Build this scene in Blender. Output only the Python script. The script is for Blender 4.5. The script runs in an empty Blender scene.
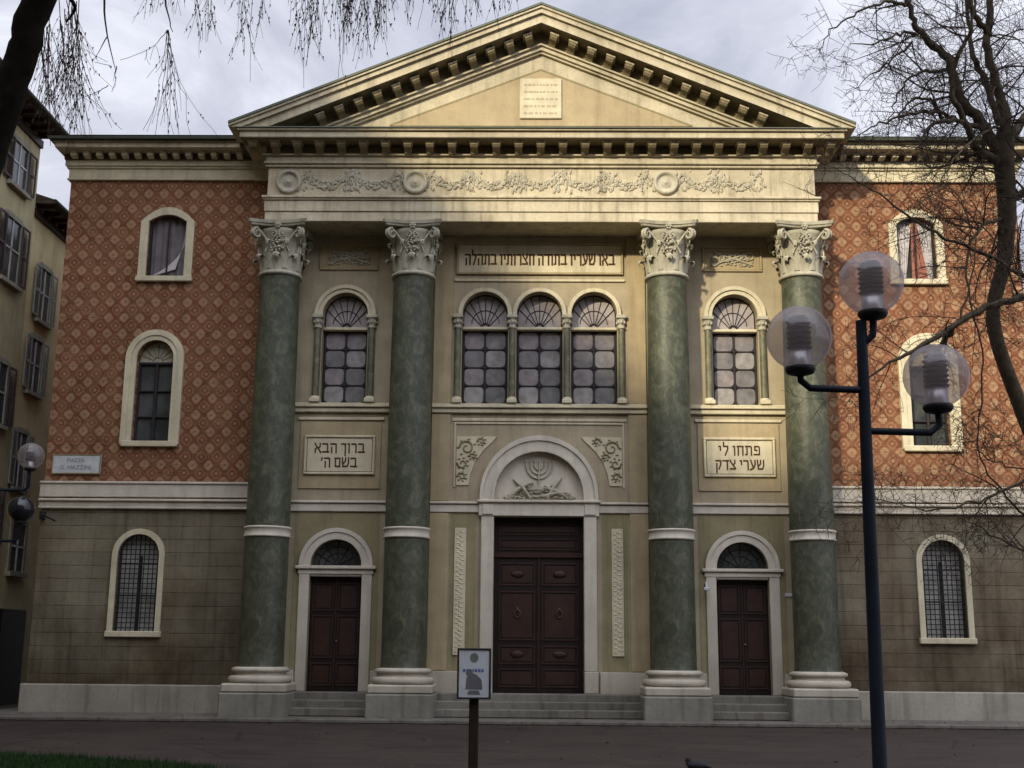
import bpy, math, random
from math import pi, sin, cos, radians as R
from mathutils import Vector as V, Matrix
from mathutils.geometry import tessellate_polygon
random.seed(7)
S = bpy.context.scene
COL = S.collection

# ------------------------------------------------------------------ camera
FPX = 1226.6
CF = V((-0.01532627, 0.97731668, 0.21122787)); CR = V((0.99986791, 0.0138372, 0.00852596)); CU = V((-0.00540976, -0.21133064, 0.97739966))
CP = V((-0.209, -29.388, 1.6))
cd = bpy.data.cameras.new('camera'); cam = bpy.data.objects.new('camera', cd); COL.objects.link(cam)
cd.sensor_width = 36; cd.lens = 36 * FPX / 1024; cd.clip_end = 2000; cd.clip_start = .05
cam.matrix_world = Matrix(((CR.x, CU.x, -CF.x, CP.x), (CR.y, CU.y, -CF.y, CP.y), (CR.z, CU.z, -CF.z, CP.z), (0, 0, 0, 1)))
S.camera = cam
def at(px, py, d):
    """a point of the place seen along that direction, d metres away"""
    return CP + (CF + CR * ((px - 512) / FPX) - CU * ((py - 384) / FPX)) * d

# ------------------------------------------------------------------ tagging
def tag(o, label=None, cat=None, group=None, kind=None):
    if label: o['label'] = label
    if cat: o['category'] = cat
    if group: o['group'] = group
    if kind: o['kind'] = kind
    return o
def empty(name, loc=(0, 0, 0), rz=0, **k):
    o = bpy.data.objects.new(name, None); o.location = loc; o.rotation_euler.z = rz; o.empty_display_size = .3
    COL.objects.link(o); return tag(o, **k)
def copy_tree(o, parent=None):
    c = o.copy(); COL.objects.link(c); c.parent = parent
    for ch in o.children: copy_tree(ch, c)
    return c

# ------------------------------------------------------------------ materials
def mat(name, rough=.8, spec=.3):
    m = bpy.data.materials.new(name); m.use_nodes = True
    nt = m.node_tree; b = nt.nodes['Principled BSDF']
    b.inputs['Roughness'].default_value = rough; b.inputs['Specular IOR Level'].default_value = spec
    return m, nt, b
def nd(nt, t, **k):
    n = nt.nodes.new(t)
    for a, v in k.items():
        if a.startswith('i_'): n.inputs[a[2:].replace('_', ' ')].default_value = v
        else: setattr(n, a, v)
    return n
def ramp(nt, fac, stops):
    r = nt.nodes.new('ShaderNodeValToRGB'); e = r.color_ramp.elements
    while len(e) < len(stops): e.new(.5)
    for q, (p, c) in zip(e, stops): q.position = p; q.color = (*c, 1)
    nt.links.new(fac, r.inputs[0]); return r.outputs[0]
def mixc(nt, fac, a, b, mode='MIX'):
    n = nt.nodes.new('ShaderNodeMix'); n.data_type = 'RGBA'; n.blend_type = mode; n.clamp_factor = True
    for sock, val in ((n.inputs[0], fac), (n.inputs[6], a), (n.inputs[7], b)):
        if hasattr(val, 'links') or hasattr(val, 'is_output'): nt.links.new(val, sock)
        elif isinstance(val, (int, float)): sock.default_value = val
        else: sock.default_value = (*val, 1)
    return n.outputs[2]
def mth(nt, op, a, b=None, c=None, clamp=False):
    n = nt.nodes.new('ShaderNodeMath'); n.operation = op; n.use_clamp = clamp
    for i, v in enumerate((a, b, c)):
        if v is None: continue
        if isinstance(v, (int, float)): n.inputs[i].default_value = v
        else: nt.links.new(v, n.inputs[i])
    return n.outputs[0]
def coords(nt, scale=(1, 1, 1), kind='Object'):
    tc = nt.nodes.new('ShaderNodeTexCoord'); mp = nt.nodes.new('ShaderNodeMapping'); mp.inputs['Scale'].default_value = scale
    nt.links.new(tc.outputs[kind], mp.inputs[0]); return mp.outputs[0]
def noise(nt, vec, scale, detail=5, rough=.6, dist=0):
    n = nd(nt, 'ShaderNodeTexNoise'); n.inputs['Scale'].default_value = scale; n.inputs['Detail'].default_value = detail
    n.inputs['Roughness'].default_value = rough; n.inputs['Distortion'].default_value = dist
    nt.links.new(vec, n.inputs['Vector']); return n.outputs['Fac']
def bump(nt, b, h, strength, dist=.01):
    n = nt.nodes.new('ShaderNodeBump'); n.inputs['Strength'].default_value = strength; n.inputs['Distance'].default_value = dist
    nt.links.new(h, n.inputs['Height']); nt.links.new(n.outputs[0], b.inputs['Normal'])
def tint(c, f): return tuple(max(0, min(1, x * f)) for x in c)

def weather(nt, col, amount=.5):
    """stains: big soft patches, vertical rain streaks, small speckle"""
    big = noise(nt, coords(nt), .7, 4, .6)
    st = noise(nt, coords(nt, (3.2, 3.2, .22)), 1.6, 5, .65)
    sp = noise(nt, coords(nt), 14, 5, .7)
    f = mth(nt, 'MULTIPLY', ramp(nt, big, [(.35, (0, 0, 0)), (.7, (1, 1, 1))]), .55 * amount)
    c = mixc(nt, f, col, (.35, .33, .28), 'MULTIPLY')
    f = mth(nt, 'MULTIPLY', ramp(nt, st, [(.5, (0, 0, 0)), (.75, (1, 1, 1))]), .75 * amount)
    c = mixc(nt, f, c, (.32, .3, .27), 'MULTIPLY')
    f = mth(nt, 'MULTIPLY', ramp(nt, sp, [(.42, (0, 0, 0)), (.7, (1, 1, 1))]), .35 * amount)
    return mixc(nt, f, c, (.5, .48, .42), 'MULTIPLY')

def stucco(name, c, amount=.5, rough=.85, bs=.25, foot=0):
    m, nt, b = mat(name, rough, .2)
    n = noise(nt, coords(nt), 2.2, 6, .6)
    col = ramp(nt, n, [(.3, tint(c, .86)), (.7, tint(c, 1.08))])
    col = weather(nt, col, amount)
    if foot:                       # damp grime towards the ground
        tc = coords(nt); sx = nd(nt, 'ShaderNodeSeparateXYZ'); nt.links.new(tc, sx.inputs[0])
        g = mth(nt, 'ADD', mth(nt, 'MULTIPLY', sx.outputs[2], -.42), mth(nt, 'MULTIPLY', noise(nt, tc, 1.1, 5), 2.4))
        g = mth(nt, 'MULTIPLY', g, foot, clamp=True)
        col = mixc(nt, g, col, (.33, .31, .27), 'MULTIPLY')
    nt.links.new(col, b.inputs['Base Color'])
    bump(nt, b, noise(nt, coords(nt), 30, 6, .7), bs, .01)
    return m

def ashlar(name, c):
    m, nt, b = mat(name, .9, .15)
    tc = coords(nt); sx = nd(nt, 'ShaderNodeSeparateXYZ'); nt.links.new(tc, sx.inputs[0])
    cb = nd(nt, 'ShaderNodeCombineXYZ'); nt.links.new(sx.outputs[0], cb.inputs[0]); nt.links.new(sx.outputs[2], cb.inputs[1])
    br = nd(nt, 'ShaderNodeTexBrick'); nt.links.new(cb.outputs[0], br.inputs['Vector'])
    br.inputs['Scale'].default_value = 1; br.inputs['Brick Width'].default_value = 1.5; br.inputs['Row Height'].default_value = .315
    br.inputs['Mortar Size'].default_value = .010; br.inputs['Mortar Smooth'].default_value = .3
    br.inputs['Color1'].default_value = (*tint(c, 1.06), 1); br.inputs['Color2'].default_value = (*tint(c, .88), 1); br.inputs['Mortar'].default_value = (*tint(c, .84), 1)
    # only the horizontal joints are cut deep; fade the upright ones
    row = mth(nt, 'FRACT', mth(nt, 'DIVIDE', sx.outputs[2], .315))
    e = mth(nt, 'ABSOLUTE', mth(nt, 'SUBTRACT', row, .5))
    line = ramp(nt, e, [(.455, (0, 0, 0)), (.485, (1, 1, 1))])
    col = weather(nt, br.outputs['Color'], .9)
    patch = noise(nt, tc, .42, 3, .5)
    col = mixc(nt, ramp(nt, patch, [(.45, (0, 0, 0)), (.6, (.6, .6, .6))]), col, (.62, .5, .42), 'MULTIPLY')
    brk = ramp(nt, noise(nt, tc, 1.3, 3), [(.35, (.15, .15, .15)), (.6, (.95, .95, .95))])
    col = mixc(nt, mth(nt, 'MULTIPLY', line, brk), col, (.52, .5, .47), 'MULTIPLY')
    g = mth(nt, 'ADD', mth(nt, 'MULTIPLY', sx.outputs[2], -.5), mth(nt, 'MULTIPLY', noise(nt, tc, .9, 6, .65), 2.9))
    col = mixc(nt, mth(nt, 'MULTIPLY', g, .75, clamp=True), col, (.42, .38, .33), 'MULTIPLY')
    nt.links.new(col, b.inputs['Base Color'])
    h = mth(nt, 'SUBTRACT', noise(nt, tc, 22, 6, .7), mth(nt, 'MULTIPLY', line, 2.2))
    bump(nt, b, h, .35, .012)
    return m

def diaper(name):
    """patterned brick of the wings: rings and lozenges in tan on red"""
    m, nt, b = mat(name, .9, .15)
    tc = coords(nt)
    wob = nd(nt, 'ShaderNodeTexNoise'); wob.inputs['Scale'].default_value = 1.7; nt.links.new(tc, wob.inputs['Vector'])
    va = nd(nt, 'ShaderNodeVectorMath', operation='MULTIPLY_ADD'); nt.links.new(wob.outputs['Color'], va.inputs[0]); va.inputs[1].default_value = (.07, 0, .07); nt.links.new(tc, va.inputs[2])
    sx = nd(nt, 'ShaderNodeSeparateXYZ'); nt.links.new(va.outputs[0], sx.inputs[0])
    PX, PZ = .39, .41
    def cell(off):
        u = mth(nt, 'SUBTRACT', mth(nt, 'FRACT', mth(nt, 'ADD', mth(nt, 'DIVIDE', sx.outputs[0], PX), 50 + off)), .5)
        v = mth(nt, 'SUBTRACT', mth(nt, 'FRACT', mth(nt, 'ADD', mth(nt, 'DIVIDE', sx.outputs[2], PZ), 50 + off)), .5)
        u = mth(nt, 'ABSOLUTE', u); v = mth(nt, 'ABSOLUTE', v)
        dia = mth(nt, 'MULTIPLY', mth(nt, 'ADD', u, v), .80)
        return mth(nt, 'MAXIMUM', dia, mth(nt, 'MAXIMUM', u, v))
    da, db = cell(0), cell(.5)
    red, tan, drk = (.315, .158, .088), (.385, .235, .138), (.205, .078, .041)
    A_ = ramp(nt, da, [(0, drk), (.04, drk), (.08, tan), (.27, tan), (.31, drk), (.36, drk)])
    B_ = ramp(nt, db, [(0, tan), (.065, tan), (.115, drk), (.20, drk), (.25, red), (.31, red), (.35, drk)])
    pat = mixc(nt, mth(nt, 'LESS_THAN', db, da), A_, B_)
    blot = noise(nt, tc, 1.1, 4, .6)
    col = mixc(nt, mth(nt, 'MULTIPLY', ramp(nt, noise(nt, tc, 2.6, 5, .7), [(.4, (.0, .0, .0)), (.75, (1, 1, 1))]), .6), pat, mixc(nt, .5, red, tan))
    cb = nd(nt, 'ShaderNodeCombineXYZ'); nt.links.new(sx.outputs[0], cb.inputs[0]); nt.links.new(sx.outputs[2], cb.inputs[1])
    br = nd(nt, 'ShaderNodeTexBrick'); nt.links.new(cb.outputs[0], br.inputs['Vector']); br.inputs['Scale'].default_value = 1
    br.inputs['Brick Width'].default_value = .25; br.inputs['Row Height'].default_value = .062; br.inputs['Mortar Size'].default_value = .006
    br.inputs['Color1'].default_value = (1, 1, 1, 1); br.inputs['Color2'].default_value = (.68, .66, .64, 1); br.inputs['Mortar'].default_value = (.9, .95, .95, 1)
    col = mixc(nt, .8, col, br.outputs['Color'], 'MULTIPLY')
    col = weather(nt, col, .55)
    nt.links.new(col, b.inputs['Base Color'])
    bump(nt, b, mth(nt, 'ADD', br.outputs['Fac'], mth(nt, 'MULTIPLY', noise(nt, tc, 40, 5, .7), -1.5)), .3, .006)
    return m

def marble(name, dark, light, rough=.5):
    m, nt, b = mat(name, rough, .4)
    tc = coords(nt)
    n1 = noise(nt, tc, 2.3, 8, .68, 1.3); n2 = noise(nt, coords(nt, (1, 1, .5)), 7.5, 6, .75, .8)
    col = ramp(nt, n1, [(.28, tint(dark, .7)), (.48, dark), (.66, light)])
    col = mixc(nt, ramp(nt, n2, [(.52, (0, 0, 0)), (.68, (.65, .65, .65))]), col, tint(light, 1.5))
    sx = nd(nt, 'ShaderNodeSeparateXYZ'); nt.links.new(tc, sx.inputs[0])
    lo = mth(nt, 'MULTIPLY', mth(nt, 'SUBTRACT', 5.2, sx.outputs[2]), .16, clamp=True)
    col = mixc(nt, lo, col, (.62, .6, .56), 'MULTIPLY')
    fade = noise(nt, coords(nt, (2.5, 2.5, .25)), 1.2, 5, .7)
    col = mixc(nt, ramp(nt, fade, [(.45, (0, 0, 0)), (.7, (.6, .6, .6))]), col, (.55, .52, .46), 'MULTIPLY')
    nt.links.new(col, b.inputs['Base Color'])
    bump(nt, b, n2, .08, .01)
    return m

def plain(name, c, rough=.6, spec=.3, var=.15, metal=0, scale=6):
    m, nt, b = mat(name, rough, spec); b.inputs['Metallic'].default_value = metal
    n = noise(nt, coords(nt), scale, 5, .65)
    nt.links.new(ramp(nt, n, [(.3, tint(c, 1 - var)), (.7, tint(c, 1 + var))]), b.inputs['Base Color'])
    bump(nt, b, n, .1, .005)
    return m

M = {}
M['wall'] = stucco('wall_stucco', (.40, .335, .225), .5)
M['wall_warm'] = stucco('warm_stucco', (.42, .335, .20), .45)
M['wall_olive'] = stucco('olive_stucco', (.29, .25, .14), .55)
M['trim'] = stucco('pale_stone_trim', (.64, .57, .40), .55)
M['trim_cool'] = stucco('white_marble_trim', (.62, .56, .46), .4, foot=.5)
M['ent'] = stucco('entablature_stone', (.57, .50, .355), .85)
M['ashlar'] = ashlar('scored_ashlar', (.232, .200, .140))
M['stone_shade'] = stucco('shaded_stone', (.23, .185, .11), .7)  # darkened to paint in the shade under the cornice and between modillions
M['mod'] = stucco('shaded_bracket_stone', (.27, .22, .13), .8)  # modillion bodies: their shade is put into the colour, caps stay light
M['base'] = stucco('base_stone', (.46, .43, .36), .8, foot=.35)
M['plinth'] = stucco('column_plinth_stone', (.25, .24, .20), .8)
M['brick'] = diaper('patterned_brick')
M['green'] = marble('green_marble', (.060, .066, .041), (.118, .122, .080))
M['colonnette'] = marble('dark_colonnette', (.11, .11, .065), (.19, .18, .12), .5)
M['cap'] = stucco('capital_stone', (.46, .43, .33), .75)
M['relief'] = stucco('relief_stone', (.52, .48, .37), .9)
M['step'] = stucco('step_stone', (.25, .235, .20), 1, foot=.3)
M['wood'] = plain('dark_door_wood', (.013, .0065, .005), .55, .25, .3)
M['wood2'] = plain('door_moulding_wood', (.032, .014, .009), .5, .3, .3)
M['iron'] = plain('black_iron', (.012, .012, .015), .5, .4)
M['frame'] = plain('window_bars', (.022, .017, .019), .6, .3)
M['letters'] = plain('brown_lettering', (.075, .035, .018), .8, .1)
M['roof'] = plain('old_roof_tile', (.10, .075, .055), .9, .1, .35)
M['gutter'] = plain('gutter_copper', (.035, .04, .025), .7, .3)
M['flash'] = plain('lead_flashing', (.10, .11, .08), .7, .3)
M['bark'] = plain('dark_bark', (.016, .013, .009), .9, .1, .4, 0, 14)
M['bark2'] = plain('grey_bark', (.11, .088, .06), .9, .1, .4, 0, 10)
M['twig'] = plain('thin_twig', (.085, .065, .05), .9, .1)
M['post'] = plain('navy_painted_steel', (.006, .010, .020), .55, .25, .3)
M['alu'] = plain('aluminium', (.55, .55, .58), .35, .5, .1, .9)
M['louvre'] = plain('louvre_grey', (.07, .07, .08), .4, .5, .1, .4)
M['sticker'] = plain('white_enamel', (.5, .5, .5), .5, .4)

def glassy(name, c1, c2, scale=3.0, rough=.22, spec=.5):
    m, nt, b = mat(name, rough, spec)
    n = noise(nt, coords(nt), scale, 4, .6)
    nt.links.new(ramp(nt, n, [(.35, c1), (.65, c2)]), b.inputs['Base Color'])
    bump(nt, b, noise(nt, coords(nt), 9, 3), .12, .01)
    return m
M['pane'] = glassy('leaded_pane', (.225, .22, .21), (.36, .345, .335), 4.5)
_nt = M['pane'].node_tree; _b = _nt.nodes['Principled BSDF']; _g = nd(_nt, 'ShaderNodeNewGeometry')
_c = _b.inputs['Base Color'].links[0].from_socket
_nt.links.new(mixc(_nt, .95, _c, ramp(_nt, _g.outputs['Random Per Island'], [(0, (.38, .42, .40)), (.3, (.62, .58, .62)), (.6, (.95, .93, .90)), (1, (.70, .62, .66))]), 'MULTIPLY'), _b.inputs['Base Color'])
M['fan'] = glassy('lunette_pane', (.26, .22, .21), (.38, .34, .33), 2.2)
M['glass'] = glassy('window_glass', (.030, .034, .034), (.085, .09, .088), 1.2, .12, .6)
M['glass_grille'] = glassy('pale_glass', (.30, .29, .26), (.58, .56, .50), 1.4, .4, .4)
M['curtain'] = plain('grey_curtain', (.17, .145, .15), .9, .1, .25, 0, 3)
M['curtain_white'] = plain('white_curtain', (.45, .42, .42), .9, .1, .2, 0, 3)
M['curtain_pink'] = plain('pink_curtain', (.30, .13, .10), .9, .1, .2, 0, 3)

# ------------------------------------------------------------------ mesh builder
class MB:
    def __init__(s): s.v = []; s.f = []; s.sm = []
    def add(s, vs, fs, smooth=False):
        n = len(s.v); s.v += [tuple(p) for p in vs]
        for f in fs: s.f.append(tuple(i + n for i in f)); s.sm.append(smooth)
        return s
    def box(s, x0, x1, y0, y1, z0, z1):
        return s.add([(x, y, z) for z in (z0, z1) for y in (y0, y1) for x in (x0, x1)],
                     [(0, 2, 3, 1), (4, 5, 7, 6), (0, 1, 5, 4), (2, 6, 7, 3), (0, 4, 6, 2), (1, 3, 7, 5)])
    def bbox(s, x0, x1, y0, y1, z0, z1, b=.015):
        """box with chamfered edges"""
        cx, cy, cz = (x0 + x1) / 2, (y0 + y1) / 2, (z0 + z1) / 2
        hx, hy, hz = abs(x1 - x0) / 2, abs(y1 - y0) / 2, abs(z1 - z0) / 2
        b = min(b, hx * .45, hy * .45, hz * .45); vs = []; idx = {}
        for a in (-1, 1):
            for c in (-1, 1):
                for d in (-1, 1):
                    for k in range(3):
                        q = [hx - b, hy - b, hz - b]; q[k] += b
                        idx[(a, c, d, k)] = len(vs); vs.append((cx + a * q[0], cy + c * q[1], cz + d * q[2]))
        fs = []
        for k in range(3):
            for sg in (-1, 1):
                o = [i for i in range(3) if i != k]; quad = []
                for (p, q) in ((-1, -1), (1, -1), (1, 1), (-1, 1)):
                    t = [0, 0, 0]; t[k] = sg; t[o[0]] = p; t[o[1]] = q; quad.append(idx[(*t, k)])
                if (sg > 0) == (k == 1): quad.reverse()
                fs.append(tuple(quad))
        for k in range(3):
            i, j = [q for q in range(3) if q != k]
            for p in (-1, 1):
                for q in (-1, 1):
                    t0 = [0, 0, 0]; t1 = [0, 0, 0]; t0[i] = t1[i] = p; t0[j] = t1[j] = q; t0[k] = -1; t1[k] = 1
                    fs.append((idx[(*t0, i)], idx[(*t1, i)], idx[(*t1, j)], idx[(*t0, j)]))
        for a in (-1, 1):
            for c in (-1, 1):
                for d in (-1, 1): fs.append(tuple(idx[(a, c, d, k)] for k in range(3)))
        return s.add(vs, fs)
    def prism(s, pts, y0, y1):
        """polygon in x,z pushed from y0 to y1"""
        n = len(pts); vs = [(x, y0, z) for x, z in pts] + [(x, y1, z) for x, z in pts]
        tri = tessellate_polygon([[V((x, z, 0)) for x, z in pts]])
        fs = [tuple(t) for t in tri] + [tuple(i + n for i in reversed(t)) for t in tri]
        fs += [(i, (i + 1) % n, n + (i + 1) % n, n + i) for i in range(n)]
        return s.add(vs, fs)
    def prismx(s, pts, x0, x1):
        """polygon in y,z pushed from x0 to x1"""
        n = len(pts); vs = [(x0, y, z) for y, z in pts] + [(x1, y, z) for y, z in pts]
        tri = tessellate_polygon([[V((x, z, 0)) for x, z in pts]])
        fs = [tuple(t) for t in tri] + [tuple(i + n for i in reversed(t)) for t in tri]
        fs += [(i, (i + 1) % n, n + (i + 1) % n, n + i) for i in range(n)]
        return s.add(vs, fs)
    def sheet(s, outer, holes, y, depth):
        """wall face with openings and their reveals"""
        loops = [outer] + holes; vs = []; 
        tri = tessellate_polygon([[V((x, z, 0)) for x, z in l] for l in loops])
        for l in loops: vs += [(x, y, z) for x, z in l]
        s.add(vs, [tuple(t) for t in tri])
        for l in holes:
            n = len(l); s.add([(x, y, z) for x, z in l] + [(x, y + depth, z) for x, z in l], [(i, (i + 1) % n, n + (i + 1) % n, n + i) for i in range(n)])
        return s
    def band(s, inner, outer, y0, y1):
        """flat moulding between two matching open paths in x,z, front at y0, back at y1"""
        n = len(inner); vs = [(x, y0, z) for x, z in inner] + [(x, y0, z) for x, z in outer] + [(x, y1, z) for x, z in inner] + [(x, y1, z) for x, z in outer]
        fs = []
        for i in range(n - 1):
            fs += [(i, i + 1, n + i + 1, n + i), (i + 1, i, 2 * n + i, 2 * n + i + 1), (n + i, n + i + 1, 3 * n + i + 1, 3 * n + i)]
        for i in (0, n - 1): fs.append((i, n + i, 3 * n + i, 2 * n + i))
        return s.add(vs, fs)
    def tube(s, path, radii, sides=8, cap=True, smooth=True):
        P = [V(p) for p in path]; n = len(P)
        if isinstance(radii, (int, float)): radii = [radii] * n
        vs = []; up = None
        for i in range(n):
            t = (P[min(i + 1, n - 1)] - P[max(i - 1, 0)]); t = t.normalized() if t.length > 1e-9 else V((0, 0, 1))
            if up is None: up = t.orthogonal().normalized()
            up = (up - t * up.dot(t)); up = up.normalized() if up.length > 1e-6 else t.orthogonal().normalized()
            w = t.cross(up)
            for k in range(sides):
                a = 2 * pi * k / sides; vs.append(P[i] + (up * cos(a) + w * sin(a)) * radii[i])
        fs = [(i * sides + k, i * sides + (k + 1) % sides, (i + 1) * sides + (k + 1) % sides, (i + 1) * sides + k) for i in range(n - 1) for k in range(sides)]
        s.add(vs, fs, smooth)
        if cap: s.add(vs[:sides], [tuple(reversed(range(sides)))]); s.add(vs[-sides:], [tuple(range(sides))])
        return s
    def lathe(s, prof, c=(0, 0, 0), n=40, smooth=True):
        vs = [(c[0] + r * cos(2 * pi * k / n), c[1] + r * sin(2 * pi * k / n), c[2] + z) for r, z in prof for k in range(n)]
        m = len(prof)
        fs = [(i * n + k, i * n + (k + 1) % n, (i + 1) * n + (k + 1) % n, (i + 1) * n + k) for i in range(m - 1) for k in range(n)]
        s.add(vs, fs, smooth)
        if prof[0][0] > 1e-4: s.add(vs[:n], [tuple(reversed(range(n)))])
        if prof[-1][0] > 1e-4: s.add(vs[-n:], [tuple(range(n))])
        return s
    def blob(s, c, rx, ry, rz, jit=.15, n=7, m=5):
        vs = []
        for i in range(1, m):
            for k in range(n):
                a = pi * i / m; b = 2 * pi * k / n; j = 1 + random.uniform(-jit, jit)
                vs.append((c[0] + rx * sin(a) * cos(b) * j, c[1] + ry * sin(a) * sin(b) * j, c[2] + rz * cos(a) * j))
        top = len(vs); vs.append((c[0], c[1], c[2] + rz)); vs.append((c[0], c[1], c[2] - rz))
        fs = [((i) * n + k, (i) * n + (k + 1) % n, (i + 1) * n + (k + 1) % n, (i + 1) * n + k) for i in range(m - 2) for k in range(n)]
        fs += [(k, top, (k + 1) % n) for k in range(n)] + [((m - 2) * n + (k + 1) % n, top + 1, (m - 2) * n + k) for k in range(n)]
        return s.add(vs, fs, True)
    def build(s, name, m, parent=None, loc=(0, 0, 0), **k):
        me = bpy.data.meshes.new(name); me.from_pydata(s.v, [], s.f)
        me.polygons.foreach_set('use_smooth', s.sm); me.materials.append(m); me.update()
        o = bpy.data.objects.new(name, me); o.location = loc; COL.objects.link(o); o.parent = parent
        return tag(o, **k)

def arch(cx, hw, z0, zs, rise=None, n=18):
    """closed outline, starting bottom left, up, over and down (clockwise seen from the front)"""
    rise = hw if rise is None else rise
    return [(cx - hw, z0)] + [(cx - hw * cos(pi * i / n), zs + rise * sin(pi * i / n)) for i in range(n + 1)] + [(cx + hw, z0)]
def seg(cx, hw, z0, zs, rise, n=8):
    return [(cx - hw, z0)] + [(cx - hw + 2 * hw * i / n, zs + rise * (1 - (2 * i / n - 1) ** 2)) for i in range(n + 1)] + [(cx + hw, z0)]

HEB = {
 'א': (.68, [[(0, 1), (.06, .86), (.62, .14), (.68, 0)], [(.60, 1), (.60, .66), (.40, .5)], [(.05, 0), (.05, .36), (.26, .58)]]),
 'ב': (.70, [[(0, .93), (.5, .93), (.56, .84), (.56, .08)], [(0, .08), (.70, .08)]]),
 'ת': (.70, [[(.02, .93), (.58, .93), (.64, .82), (.64, 0)], [(.16, .93), (.16, .1), (0, .06)]]),
 'ו': (.20, [[(0, .93), (.14, .93), (.14, 0)]]),
 'ד': (.62, [[(0, .93), (.64, .93)], [(.50, .93), (.50, 0)]]),
 'ה': (.66, [[(0, .93), (.56, .93), (.62, .82), (.62, 0)], [(.11, .58), (.11, 0)]]),
 'ח': (.66, [[(0, .93), (.64, .93)], [(.60, .93), (.60, 0)], [(.10, .93), (.10, 0)]]),
 'צ': (.64, [[(0, 1), (.08, .80), (.60, .16)], [(.56, 1), (.56, .70), (.36, .48)], [(0, .08), (.62, .08)]]),
 'ר': (.54, [[(0, .93), (.44, .93), (.50, .82), (.50, 0)]]),
 'י': (.20, [[(0, .93), (.14, .93), (.14, .52)]]),
 'ש': (.80, [[(.02, 1), (.10, .08), (.62, .08), (.76, .42), (.76, 1)], [(.40, 1), (.38, .62), (.10, .34)]]),
 'ע': (.62, [[(.58, 1), (.58, .55), (.38, .16), (0, .0)], [(.06, 1), (.34, .24)]]),
 'ל': (.54, [[(.06, 1.36), (.06, .93), (.50, .93), (.50, .66), (.22, 0)]]),
 'ך': (.52, [[(0, .93), (.50, .93)], [(.46, .93), (.46, -.30)]]),
 'ם': (.64, [[(0, .93), (.60, .93), (.60, .08), (.08, .08), (.08, .93)]]),
 'פ': (.64, [[(.30, .50), (.08, .56), (.08, .93), (.50, .93), (.58, .82), (.58, .08), (0, .08)]]),
 'ק': (.64, [[(0, .93), (.60, .93), (.58, .56), (.36, .06)], [(.10, .62), (.10, -.30)]]),
 "'": (.10, [[(.05, 1.0), (.0, .72)]]),
}
def hebrew(txt, parent, cx, z0, z1, width, y, m):
    """painted letters, right to left, built from flat strokes with square ends"""
    adv = [(.34 if ch == ' ' else HEB[ch][0] + .24) for ch in txt]; tot = sum(adv) - .24
    k = MB(); h = z1 - z0; sx = width / tot; pen = cx + width / 2; lay = 0
    for ch, a in zip(txt, adv):
        if ch != ' ':
            w, strokes = HEB[ch]; x0 = pen - w * sx
            for st in strokes:
                for (p, q) in zip(st, st[1:]):
                    p = V((x0 + p[0] * sx, z0 + p[1] * h)); q = V((x0 + q[0] * sx, z0 + q[1] * h)); d = (q - p).normalized()
                    t = .085 * h if abs(d.x) > .7 else .075 * h      # broad-pen weight
                    n_ = V((-d.y, d.x)) * t; e = d * (t * .8); lay += 1; yy = y - .006 - .0001 * (lay % 9)
                    k.add([(*(p - e + n_), 0), (*(q + e + n_), 0), (*(q + e - n_), 0), (*(p - e - n_), 0)], [(0, 1, 2, 3)])
                    for i_ in range(-4, 0): v = k.v[i_]; k.v[i_] = (v[0], yy, v[1])
        pen -= a * sx
    return k.build('lettering', m, parent)
def lettering(txt, parent, cx, z0, z1, width, y, m):
    c = bpy.data.curves.new('lettering', 'FONT'); c.body = txt; c.resolution_u = 3
    o = bpy.data.objects.new('lettering_tmp', c); COL.objects.link(o); bpy.context.view_layer.update()
    me = bpy.data.meshes.new_from_object(o.evaluated_get(bpy.context.evaluated_depsgraph_get())); bpy.data.objects.remove(o)
    vs = [v.co.copy() for v in me.vertices]; fs = [tuple(p.vertices) for p in me.polygons]
    x0, x1 = min(v.x for v in vs), max(v.x for v in vs); a, b = min(v.y for v in vs), max(v.y for v in vs)
    return MB().add([(cx + (v.x - (x0 + x1) / 2) * width / (x1 - x0), y - .004, z0 + (v.y - a) * (z1 - z0) / (b - a)) for v in vs], fs).build('lettering', m, parent)

# ================================================================== THE SYNAGOGUE
B = empty('synagogue', (0, 0, 0), label='large neoclassical synagogue with four green marble columns, triangular pediment and patterned brick wings', cat='building')
WX = 12.0          # half width of the whole front
CX = 6.62          # half width of the column front wall
def P_(mb, name, m, parent=None, **k): return mb.build(name, m, parent or B, **k)

# --- central wall with its openings
def rect(x0, x1, z0, z1): return [(x0, z0), (x0, z1), (x1, z1), (x1, z0)]
holes = []
TR = (-1.35, 0, 1.35); SD = (-4.82, 4.82)
for c in TR: holes.append(arch(c, .57, 7.46, 9.72))
for c in SD: holes.append(arch(c, .56, 7.46, 9.68))
for c in SD: holes.append(arch(c, .62, .60, 3.52))
holes.append(rect(-1.07, 1.07, .60, 4.70))
holes.append(arch(0, 1.07, 5.08, 5.20))
P_(MB().sheet(rect(-CX, CX, 0, 11.74), holes, 0, .42), 'wall', M['wall'])
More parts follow.
